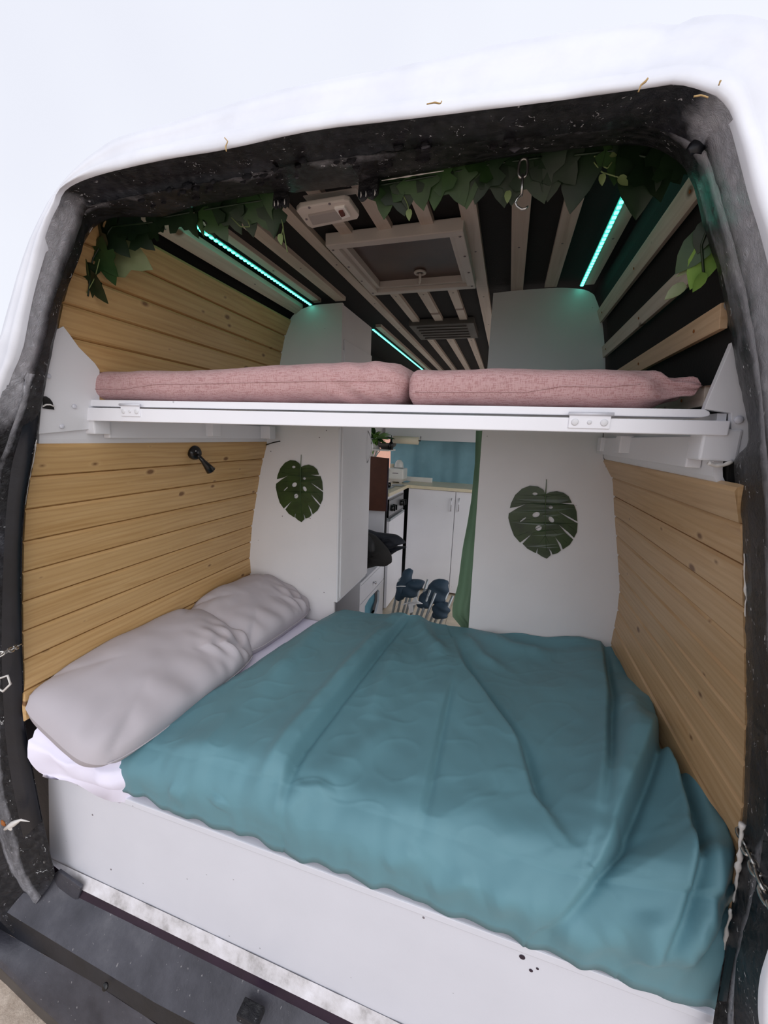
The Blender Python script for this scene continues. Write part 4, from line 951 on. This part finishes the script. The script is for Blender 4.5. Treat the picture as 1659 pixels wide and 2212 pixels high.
P = [[Vector((BXF - .05 - .02 * noise.noise(Vector((a * 9, b_ * 9, 4))), a, bz + b_)) for b_ in [lerp(-.17, -.40, k / 10) for k in range(11)]] for a in [lerp(2.3, 2.7, k / 14) for k in range(15)]]
v, f = grid(P); mesh('stored_cloth', v, f, 'blue_cloth', bn, smooth=True)
# jackets thrown on the bench
def lumpcloth(name, prof_, thick, mat, root, seed):
    # outline (pixel, depth) swept as a soft slab with a bulging face
    out_ = resample([atY(*p) for p in prof_] + [atY(*prof_[0])], 49)[:-1]; c = sum(out_, Vector()) / len(out_); P = []
    for t, d in [(1.0, 0), (1.0, -.25), (.86, -.75), (.6, -1), (.3, -.92), (0.02, -.95)]:
        P.append([c + (p - c) * t + Vector((0, thick * d * (1 + .35 * noise.noise(p * 14 + Vector((seed, t * 3, 0)))), 0)) for p in out_] )
    back = [[c + (p - c) * t + Vector((0, thick * .5, 0)) for p in out_] for t in (0.02, .9)]
    P = back + P; P = [r + [r[0]] for r in P]; v, f = grid(P); return mesh(name, v, f, mat, root, smooth=True)
jk = thing('jacket', atY(835, 1205, 2.55), 'navy jacket with open cuff lying over the bench', 'jacket')
lumpcloth('sleeve', [(785, 1142, 2.5), (810, 1150, 2.5), (845, 1154, 2.5), (858, 1156, 2.5), (870, 1164, 2.5), (878, 1172, 2.5), (860, 1177, 2.5), (848, 1184, 2.5), (830, 1180, 2.5), (790, 1190, 2.5)], .07, 'jacket_navy', jk, 1)
lumpcloth('lower_flap', [(800, 1170, 2.55), (850, 1180, 2.55), (862, 1180, 2.55), (880, 1181, 2.55), (872, 1184, 2.55), (858, 1190, 2.55), (843, 1200, 2.55), (830, 1212, 2.55), (800, 1215, 2.55)], .05, 'jacket_navy', jk, 3)
j2 = thing('jacket', atY(820, 1222, 2.4), 'black fleece-lined jacket heaped on the front of the bench', 'jacket')
lumpcloth('body', [(770, 1150, 2.36), (793, 1149, 2.36), (808, 1156, 2.36), (822, 1170, 2.36), (838, 1188, 2.36), (847, 1205, 2.36), (847, 1214, 2.36), (835, 1222, 2.36), (815, 1221, 2.36), (795, 1226, 2.36), (770, 1232, 2.36)], .09, 'fleece_dark', j2, 5)
lumpcloth('lining', [(772, 1160, 2.29), (796, 1156, 2.29), (808, 1172, 2.29), (812, 1190, 2.29), (806, 1203, 2.29), (790, 1205, 2.29), (772, 1200, 2.29)], .05, 'rubber_black', j2, 8)
# toaster, lamp, small box
p = atY(850, 1033, 3.52); TX0, TX1 = atY(838, 1033, 3.52).x, atY(871, 1033, 3.52).x; tz = zt + .024
to = thing('toaster', ((TX0 + TX1) / 2, 3.58, tz), 'white toaster standing on the worktop corner', 'toaster')
box('body', (TX0, 3.52, tz + .035), (TX1, 3.68, tz + .135), 'plastic_white', to, bev=.014); box('base', (TX0 + .006, 3.525, tz + .012), (TX1 - .006, 3.675, tz + .04), 'plastic_cream', to, bev=.004)
for xx in (TX0 + .03, TX1 - .03): box('foot', (xx - .012, 3.53, tz), (xx + .012, 3.56, tz + .014), 'plastic_cream', to, bev=.002)
box('slot', (TX0 + .03, 3.585, tz + .133), (TX1 - .03, 3.61, tz + .137), 'rubber_black', to); box('nameplate', (TX0 + .042, 3.5185, tz + .088), (TX1 - .05, 3.5215, tz + .095), 'stain_grey', to)
c = atY(862, 1012, 3.70); lt = lathe('kettle', [(0, .085), (.02, .08), (.038, .055), (.044, .02), (.044, -.06), (.040, -.12), (0, -.12)], c, 'plastic_white', None, label='rounded white jug behind the toaster', cat='jug')
c = atY(852, 1007, 3.70); box('canister', (c.x - .045, 3.70, c.z - .08), (c.x - .012, 3.74, c.z + .02), 'paper', None, bev=.003, label='small cream box beside the rounded white jug', cat='box')
# paper roll
a, b_ = atY(850, 949, 3.55), atY(904, 952, 3.55)
pr = thing('paper_roll', ((a.x + b_.x) / 2, 3.55, a.z), 'roll of cream kitchen paper hanging below the white shelf', 'paper roll')
tube('roll', [a + Vector((0, 0, -.002)), b_ + Vector((0, 0, -.002))], .034, 'paper', pr, 18)
tube('holder', [(a.x - .02, 3.55, .0), (a.x - .02, 3.55, a.z), (b_.x + .02, 3.55, b_.z), (b_.x + .02, 3.55, .0)], .004, 'plastic_black', pr, 6)
# shelf with trailing plant left of the curtain, wire holder, bowl
a = atY(822, 970, 3.1); sh = thing('wall_shelf', (a.x, 3.1, a.z), 'small white wall shelf carrying the green plant', 'shelf')
box('board', (a.x - .28, 3.02, a.z - .012), (atY(846, 970, 3.1).x, 3.22, a.z), 'plastic_white', sh, bev=.002)
for xx in (-.05, .01): tube('bracket', [(a.x + xx, 3.05, a.z - .012), (a.x + xx - .03, 3.04, a.z - .06), (a.x + xx - .06, 3.05, a.z - .14)], .004, 'tube_grey', sh, 6)
bw = lathe('bowl', [(0, .0), (.04, .002), (.075, .03), (.08, .05), (.074, .05), (.07, .032), (.036, .008), (0, .006)], (a.x + .045, 3.12, a.z), 'vent_grey', None, label='shallow grey bowl on the wall shelf', cat='bowl')
dk = lathe('bottle', [(0, 0), (.018, 0), (.018, .05), (.008, .065), (.008, .085), (0, .085)], (a.x + .10, 3.06, a.z), 'plastic_black', None, label='small black bottle at the end of the wall shelf', cat='bottle', n=12)

def leafmesh(shape, size, origin, direction, normal, mat, parent, curl=.25, name='leaf'):
    """lobed or oval leaf with a folded midrib and thickness, its own mesh"""
    d = Vector(direction).normalized(); n = Vector(normal); n = (n - d * n.dot(d)).normalized(); s = d.cross(n)
    if shape == 'ivy': half = [(.0, .0), (-.10, .22), (-.02, .42), (.14, .50), (.24, .36), (.36, .30), (.46, .52), (.62, .44), (.66, .24), (.82, .16), (1.0, 0)]
    elif shape == 'lance': half = [(0, 0), (.08, .09), (.3, .17), (.55, .17), (.8, .09), (1, 0)]
    else: half = [(0, 0), (.02, .16), (.2, .30), (.45, .33), (.7, .24), (.9, .09), (1, 0)]
    O = Vector(origin); v, f = [], []; m = len(half)
    def pt(l, w_, up): return O + d * (l * size) + s * (w_ * size) + n * (abs(w_) * size * curl - l * l * size * .18 + up)
    for up in (.0006, -.0006):
        for l, w_ in half: v += [pt(l, w_, up), pt(l, 0, up), pt(l, -w_, up)]
    for k in range(m - 1):
        a_ = k * 3; b2 = m * 3
        f += [(a_, a_ + 3, a_ + 4, a_ + 1), (a_ + 1, a_ + 4, a_ + 5, a_ + 2)]
        f += [(b2 + a_, b2 + a_ + 1, b2 + a_ + 4, b2 + a_ + 3), (b2 + a_ + 1, b2 + a_ + 2, b2 + a_ + 5, b2 + a_ + 4)]
    return mesh(name, v, f, mat, parent, smooth=True)
pl = thing('potted_plant', (a.x - .05, 3.08, a.z), 'bright green leafy houseplant at the end of the wardrobe', 'plant')
lathe('pot', [(0, 0), (.04, 0), (.05, .07), (.046, .07), (.038, .01), (0, .01)], (a.x - .05, 3.10, a.z), 'plastic_white', pl, n=14)
for k in range(34):
    an = random.uniform(0, 6.28); el = random.uniform(-.5, 1.0); dd = Vector((math.cos(an) * .9 + .35, math.sin(an) * .7 - .2, el))
    leafmesh('lance', random.uniform(.09, .15), Vector((a.x - .05, 3.10, a.z + .08)) + dd * random.uniform(.0, .04), dd, (0, -.4, 1), 'leaf_bright' if random.random() < .75 else 'leaf_mid', pl)
# kitchen window with a house outside
w1 = thing('window_1', (-1.23, 4.1, -.21), 'cab side window glimpsed past the dark brown board', kind='structure')
fp = [(-1.275, 3.64, -.43), (-1.275, 4.60, -.43), (-1.165, 4.60, .01), (-1.165, 3.64, .01)]
tube('window_frame', fp, .018, 'plastic_white', w1, 8, closed=True)
slab('pane', fp, (-.004, 0, 0), 'glass', w1)
w2 = thing('added_window', (-1.23, 2.82, -.21), 'unseen side window added to bring daylight into the kitchen', kind='structure')  # unseen opening, added so daylight reaches the far cabinets
fp = [(-1.275, 2.32, -.43), (-1.275, 3.32, -.43), (-1.165, 3.32, .01), (-1.165, 2.32, .01)]
tube('window_frame', fp, .018, 'plastic_white', w2, 8, closed=True)  # frame of the added window
slab('pane', fp, (-.004, 0, 0), 'glass', w2)  # pane of the added window
hs = thing('house', (-7, 14, -H), 'pink rendered house seen through the cab side window', 'house')
box('wall', (-9.5, 9, -H), (-7, 26, 3.2), 'salmon_render', hs); slab('roof', [(-9.8, 8.6, 3.2), (-6.7, 8.6, 3.2), (-8.2, 8.6, 4.4)], (0, 17.8, 0), 'rust', hs)
for k in range(4): box('window', (-7.02, 10.5 + k * 4, -.2), (-6.97, 11.7 + k * 4, 1.2), 'lens_grey', hs, bev=.01)
# folded camping chairs on the floor
def camp_chair(label, px, lean, seed, wid=.20, y=2.62):
    rnd = random.Random(seed); base = atZ(px, 1345, FZ) ; base.y = y; base.x = atY(px, 1340, y).x
    root = thing('camping_chair', (base.x, base.y, FZ), label, 'chair', group='folded camping chairs on the floor')
    for k in range(6):
        t = k / 5; b0 = Vector((base.x - .06 + .17 * t, y - .05 + .10 * rnd.random(), FZ + .01)); top = b0 + Vector((lean + .03 * (t - .5), .05, .33 + .03 * rnd.random()))
        tube('leg_tube', [b0, b0.lerp(top, .5), top], .0095, 'tube_grey', root, 8)
        disc('foot', b0 - Vector((0, 0, .01)), .013, .02, 'rubber_black', root, n=10)
    return root, base
def rollcloth(root, name, p0, p1, rx, ry, mat, seed):
    p0, p1 = Vector(p0), Vector(p1); ax = (p1 - p0); P = []
    for i in range(15):
        t = i / 14; e = max(.05, (1 - abs(2 * t - 1) ** 5)) ** .5; row = []
        for j in range(22):
            th = 2 * math.pi * j / 22; q = p0 + ax * t + Vector((math.cos(th) * rx * e, math.sin(th) * ry * e, 0))
            q += Vector((math.cos(th), math.sin(th), 0)) * (noise.noise(q * 12 + Vector((seed, 0, 0))) * .02 + .006 * math.sin(t * 14 + th * 2))
            row.append(q)
        P.append(row + [row[0]])
    P.insert(0, [p0] * 23); P.append([p1] * 23)
    v, f = grid(P); return mesh(name, v, f, mat, root, smooth=True)
c1, b1 = camp_chair('folded navy camping chair on the left of the pair, against the cooker', 862, .06, 3, y=2.72)
rollcloth(c1, 'seat_fabric', b1 + Vector((-.01, 0, .19)), b1 + Vector((.05, .05, .44)), .045, .05, 'chair_navy', 2)
rollcloth(c1, 'back_fabric', b1 + Vector((.06, -.02, .24)), b1 + Vector((.12, .02, .37)), .07, .06, 'chair_navy', 5)
tube('strap', [b1 + Vector((-.02, -.06, .325)), b1 + Vector((.01, -.065, .335)), b1 + Vector((.05, -.05, .335))], .004, 'tag_white', c1, 6)
c2, b2_ = camp_chair('folded navy camping chair with a white tape tied around it', 905, .10, 9, y=2.58)
rollcloth(c2, 'seat_fabric', b2_ + Vector((.02, .02, .22)), b2_ + Vector((.07, .06, .35)), .055, .05, 'chair_navy', 7)
rollcloth(c2, 'back_fabric', b2_ + Vector((.09, .03, .26)), b2_ + Vector((.13, .08, .43)), .07, .05, 'chair_navy', 11)
rollcloth(c2, 'arm_fabric', b2_ + Vector((.14, -.02, .18)), b2_ + Vector((.16, .0, .30)), .060, .04, 'chair_navy', 13)
q = [atY(*p, 2.50) for p in [(868, 1307), (880, 1303), (890, 1300), (893, 1293), (899, 1290), (902, 1298), (912, 1306), (900, 1305), (892, 1307), (882, 1306)]]
q = [p + Vector((0, .012 * math.sin(k * 2.3), .006 * math.sin(k * 3.1))) for k, p in enumerate(q)]
slab('tape_bow', q, (0, .012, 0), 'tag_white', c2); slab('tape_tail', [atY(*p, 2.495) for p in [(882, 1306), (892, 1305), (893, 1322), (884, 1325)]], (0, .004, 0), 'tag_white', c2)
p = atZ(880, 1272, FZ); bxx = thing('cable_bundle', p, 'small rust red cable bundle beside the cabinet foot', 'cable')
tube('cable', [p + Vector((.06 * math.cos(k * .9) * (1 - k / 30), .05 * math.sin(k * .9), .012 + k * .002)) for k in range(22)], .008, 'rust', bxx, 6)

# ================================================================== CEILING FITTINGS
# roof hatch
hx0, hx1, hy0, hy1 = -.585, -.172, 1.205, 1.645
ht = thing('roof_hatch', (-.38, 1.42, CZ - .03), 'framed roof hatch with a brown cover in the slatted ceiling', 'hatch')
def frame4(name, x0, x1, y0, y1, z0, z1, wd_, mat, par, bev=.002):
    for lo, hi in [((x0, y0, z0), (x1, y0 + wd_, z1)), ((x0, y1 - wd_, z0), (x1, y1, z1)), ((x0, y0 + wd_, z0), (x0 + wd_, y1 - wd_, z1)), ((x1 - wd_, y0 + wd_, z0), (x1, y1 - wd_, z1))]: box(name, lo, hi, mat, par, bev=bev)
frame4('frame_bar', hx0, hx1, hy0, hy1, CZ - .030, CZ + .005, .030, 'plastic_cream', ht, .003)
frame4('inner_frame_bar', hx0 + .03, hx1 - .03, hy0 + .03, hy1 - .03, CZ - .018, CZ + .03, .016, 'plastic_cream', ht, .002)
box('cover', (hx0 + .045, hy0 + .045, CZ + .005), (hx1 - .045, hy1 - .045, CZ + .011), 'hatch_brown', ht)
kc_ = Vector((-.365, 1.535, CZ + .004)); tube('latch_ring', [kc_ + Vector((.018 * math.cos(a), .018 * math.sin(a), -.004)) for a in [2 * math.pi * k / 16 for k in range(16)]], .005, 'plastic_cream', ht, 8, closed=True)
tube('latch_lever', [kc_ + Vector((0, 0, -.006)), kc_ + Vector((-.004, .02, -.022)), kc_ + Vector((-.012, .045, -.024))], [.005, .005, .004], 'plastic_cream', ht, 8)
for k in range(4):
    for xx in (hx0 + .012, hx1 - .012): disc('screw', (xx, lerp(hy0 + .03, hy1 - .03, k / 3), CZ - .030), .004, .0015, 'stain_grey', ht, axis=(0, 0, -1), n=8)
# plastic grille plate further in
vt = thing('ceiling_vent', (-.39, 2.29, CZ - .02), 'grey vent plate among the slats beyond the roof hatch', 'vent')
box('plate', (-.555, 2.135, CZ - .022), (-.222, 2.445, CZ + .01), 'vent_grey', vt, bev=.004)
for k in range(5): box('fin', (-.52, 2.17 + k * .055, CZ - .028), (-.26, 2.185 + k * .055, CZ - .021), 'vent_grey', vt, bev=.001)
# dome lamp near the door
dl = thing('dome_lamp', (-.50, 1.0, .48), 'cream interior lamp with switch hanging under the rear ceiling edge', 'lamp')
DZ = .50
q = [atZ(a, b_, DZ) for a, b_ in [(640, 457), (648, 449), (744, 433), (755, 436), (776, 466), (772, 474), (674, 494), (664, 488)]]
slab('housing', q, (0, 0, .012), 'plastic_cream', dl, bev=.003)
slab('lens', [atZ(a, b_, DZ - .005) for a, b_ in [(666, 468), (727, 456), (738, 475), (676, 487)]], (0, 0, .008), 'lens_grey', dl, bev=.001)
slab('switch_plate', [atZ(a, b_, DZ - .005) for a, b_ in [(722, 452), (744, 448), (757, 468), (739, 474)]], (0, 0, .008), 'plastic_white', dl, bev=.001)
slab('switch', [atZ(a, b_, DZ - .009) for a, b_ in [(731, 459), (740, 457), (746, 467), (737, 470)]], (0, 0, .008), 'switch_brown', dl, bev=.001)
for px, py in [(662, 473), (712, 440), (668, 448)]: disc('screw', atZ(px, py, DZ), .003, .002, 'stain_grey', dl, axis=(0, 0, -1), n=8)
box('mount_bar', atY(654, 425, .93), atY(770, 404, .93) + Vector((0, .02, 0)), 'plastic_cream', dl, bev=.002)
# LED strips
def led(label, x, y0, y1, z, n):
    root = thing('led_strip', (x, (y0 + y1) / 2, z), label, 'light strip', group='teal light strips along the ceiling')
    box('tape', (x - .007, y0, z - .002), (x + .007, y1, z + .001), 'led_tape', root)
    v, f = [], []
    for k in range(n):
        y = lerp(y0 + .01, y1 - .01, k / (n - 1)); vv, ff = boxvf((x - .0045, y - (y1 - y0) / n * .21, z - .005), (x + .0045, y + (y1 - y0) / n * .21, z - .002)); o = len(v); v += vv; f += [tuple(i + o for i in t) for t in ff]
    mesh('diodes', v, f, 'led_glow', root, kind='stuff')
led('glowing teal light strip on the left of the ceiling, ending at the wardrobe', -.922, .90, 1.755, CZ - .012, 42)
led('glowing teal light strip on the right of the ceiling, ending at the partition', .207, .95, 1.755, CZ - .006, 34)
led('far teal light strip in the kitchen, half hidden by the pink cushions', -.775, 2.2, 3.8, CZ - .012, 60)

# reading lamp on the pine wall
c = wallpt(418, 978, SECL, .013); rl = thing('reading_lamp', c, 'small black swivel reading lamp on the left pine wall', 'lamp')
lathe('base', [(0, .022), (.020, .021), (.027, .014), (.028, 0), (0, 0)], c, 'plastic_black', rl, axis=(1, -.15, .1), n=22)
c2_ = c + Vector((.026, .0, -.012)); lathe('ball_joint', [(0, .009), (.006, .006), (.009, 0), (.006, -.006), (0, -.009)], c2_, 'plastic_black', rl, n=12)
hd = Vector((.02, .055, -.075)).normalized(); lathe('head', [(0, 0), (.007, .002), (.009, .025), (.014, .05), (.019, .075), (.017, .076), (.012, .052), (0, .045)], c2_, 'plastic_black', rl, axis=hd, n=18)
disc('bulb', c2_ + hd * .066, .014, .004, 'lens_grey', rl, axis=hd, n=14)
disc('screw', c + Vector((.022, -.012, .008)), .003, .002, 'chrome', rl, axis=(1, 0, 0), n=8)

# ================================================================== CHAINS
def chain(label, pts, link_len, wire, mat='chain_steel', hook=False):
    pts = [Vector(p) for p in pts]; L = sum((b_ - a).length for a, b_ in zip(pts, pts[1:])); n = max(2, int(L / (link_len * .78)))
    path = resample(pts, n + 1); root = thing('chain', path[-1], label, 'chain')
    for k in range(n):
        a, b_ = path[k], path[k + 1]; t = (b_ - a).normalized(); c = (a + b_) / 2; u = t.cross(Vector((0, 1, 0.2))).normalized(); s = t.cross(u)
        wv_ = u if k % 2 == 0 else s; hl = link_len / 2; hw = link_len * .26; lp = []
        for q in range(16):
            an = 2 * math.pi * q / 16; lp.append(c + t * (math.cos(an) * hl * (1 if abs(math.cos(an)) > .3 else 1)) + wv_ * math.copysign(abs(math.sin(an)) ** .6, math.sin(an)) * hw)
        tube('link', lp, wire, mat, root, 6, closed=True)
    if hook:
        p = path[-1]; hk = [p + Vector(q) for q in [(0, 0, 0), (-.008, 0, -.008), (-.010, 0, -.014), (-.006, 0, -.020), (-.001, -.001, -.024), (.003, -.002, -.027), (.009, -.003, -.027), (.013, -.003, -.023)]]
        tube('hook', hk, [.0022] * 7 + [.0014], mat, root, 7)
    return root
ct = atY(1131, 345, .845); cb = atY(1127, 418, .845); chain('short steel chain with an open hook hanging from the frame top', [ct, cb], .030, .0026, hook=True)
chain('thin steel chain tied to the left door jamb', [atY(46, 1391, .69), atY(24, 1404, .63), atY(0, 1413, .60), atY(-60, 1440, .57)], .024, .0022)
chain('bright steel chain hanging outwards from the right door jamb', [atY(1600, 1790, .80), atY(1612, 1830, .75), atY(1632, 1875, .70), atY(1657, 1940, .65), atY(1690, 2000, .62)], .030, .0030)

# ================================================================== GARLANDS OF ARTIFICIAL LEAVES
def garland(label, stem, leaves):
    root = thing('leaf_garland', stem[0], label, 'garland', group='leaf garlands along the frame top')
    tube('vine', resample(stem, 24), .002, 'leaf_dark', root, 6)
    for px, py, y, size, ang, mat, shape in leaves:
        d = Vector((math.sin(math.radians(ang)), .12, -math.cos(math.radians(ang)))); p = atY(px, py, y)
        leafmesh(shape, size, p - d * size * .45, d, (random.uniform(-.35, .35), -1, random.uniform(-.2, .3)), mat, root, curl=random.uniform(.05, .22))
    return root
def tendril(root, pix, y, mat='stem_green'):
    tube('tendril', resample([atY(a, b_, y) for a, b_ in pix], 14), .0012, mat, root, 5)
D_, M_, Lg = 'leaf_dark', 'leaf_mid', 'leaf_light'
g1 = garland('dark leaf garland in the upper left corner of the frame', [atY(190, 640, .83), atY(200, 560, .84), atY(240, 490, .86), atY(330, 480, .87)],
    [(188, 605, .83, .075, -10, D_, 'ivy'), (205, 618, .835, .080, 20, D_, 'oval'), (180, 585, .83, .07, -20, M_, 'oval'), (225, 560, .85, .08, 30, M_, 'ivy'), (215, 520, .85, .10, 5, D_, 'ivy'), (245, 515, .86, .09, 40, D_, 'ivy'), (270, 545, .90, .13, 60, Lg, 'ivy'),
     (235, 585, .86, .06, 10, 'leaf_mid', 'oval'), (300, 510, .89, .08, 50, D_, 'ivy'), (330, 490, .88, .07, -60, D_, 'ivy'), (285, 485, .87, .08, 80, D_, 'ivy'), (205, 490, .845, .08, -20, D_, 'ivy')])
tendril(g1, [(215, 560), (205, 600), (178, 650)], .832)
g2 = garland('dark leaf garland hanging beside the left light strip', [atY(350, 470, .87), atY(430, 455, .88), atY(520, 440, .88), atY(620, 425, .88)],
    [(375, 465, .875, .08, 70, D_, 'ivy'), (410, 475, .88, .07, 10, D_, 'ivy'), (455, 460, .885, .09, -10, D_, 'ivy'), (470, 480, .89, .075, 25, M_, 'ivy'), (500, 460, .885, .08, 15, D_, 'ivy'), (535, 455, .885, .09, 0, D_, 'ivy'), (560, 445, .88, .10, 20, M_, 'ivy'), (590, 460, .885, .085, -15, D_, 'ivy'), (432, 482, .88, .05, 0, 'leaf_mid', 'lance'), (440, 450, .88, .08, 30, D_, 'ivy')])
tendril(g2, [(600, 445), (610, 480), (614, 510), (621, 545)], .885); tendril(g2, [(605, 460), (612, 490), (606, 518)], .885); tendril(g2, [(500, 470), (520, 490), (540, 490), (535, 475)], .885)
leafmesh('oval', .022, atY(606, 505, .884), (0, 0, -1), (0, -1, 0), 'stem_green', g2)
g3 = garland('dark leaf garland along the middle of the frame top', [atY(820, 400, .875), atY(950, 378, .88), atY(1060, 355, .88), atY(1170, 340, .88)],
    [(832, 412, .88, .085, -10, M_, 'ivy'), (860, 415, .885, .075, 20, D_, 'ivy'), (880, 400, .88, .07, 0, D_, 'ivy'), (905, 388, .88, .09, 10, 'leaf_mid', 'ivy'), (945, 385, .88, .09, -15, M_, 'ivy'), (985, 382, .88, .09, 20, M_, 'ivy'), (1010, 385, .885, .085, 0, M_, 'ivy'), (1045, 370, .88, .09, -20, D_, 'ivy'), (1085, 370, .885, .10, 10, D_, 'ivy'), (1110, 380, .89, .08, 0, D_, 'ivy'), (1060, 355, .88, .08, 60, M_, 'ivy'),
     (1160, 365, .885, .10, 20, D_, 'ivy'), (1195, 365, .89, .085, 0, D_, 'ivy'), (1215, 350, .885, .08, 40, D_, 'ivy')])
tendril(g3, [(870, 420), (880, 440), (884, 458)], .884); leafmesh('oval', .02, atY(884, 452, .883), (0, 0, -1), (0, -1, 0), 'stem_green', g3); leafmesh('oval', .02, atY(1098, 412, .884), (0, 0, -1), (0, -1, 0), 'stem_green', g3)
g4 = garland('dark leaf garland above the right light strip', [atY(1240, 335, .88), atY(1330, 325, .88), atY(1400, 340, .88), atY(1470, 350, .88)],
    [(1255, 370, .895, .11, -15, D_, 'oval'), (1335, 330, .885, .08, 10, M_, 'ivy'), (1385, 365, .89, .13, 10, 'leaf_dark', 'oval'), (1415, 350, .89, .11, 30, D_, 'ivy'), (1450, 350, .88, .07, 40, D_, 'ivy'), (1360, 320, .88, .06, -20, D_, 'ivy'), (1478, 345, .87, .06, 60, D_, 'ivy')])
tendril(g4, [(1283, 338), (1310, 336), (1322, 332)], .884); tendril(g4, [(1283, 350), (1300, 372), (1340, 384)], .884); tendril(g4, [(1290, 352), (1312, 364), (1322, 350)], .884)
leafmesh('oval', .022, atY(1315, 334, .883), (1, 0, .2), (0, -1, 0), 'stem_green', g4); leafmesh('oval', .022, atY(1336, 383, .883), (.8, 0, -.6), (0, -1, 0), 'stem_green', g4); leafmesh('oval', .018, atY(1300, 376, .883), (.2, 0, -1), (0, -1, 0), 'stem_green', g4)
g5 = garland('small sprig of light green leaves at the right jamb', [atY(1528, 495, .85), atY(1515, 530, .86), atY(1520, 590, .87)],
    [(1505, 535, .865, .075, -35, 'leaf_mid', 'oval'), (1522, 565, .87, .075, -12, 'leaf_bright', 'oval'), (1488, 580, .88, .035, -60, Lg, 'lance'), (1460, 628, .90, .035, -55, Lg, 'oval'), (1512, 608, .87, .03, -15, 'leaf_bright', 'oval'), (1522, 505, .855, .05, -10, D_, 'oval')])
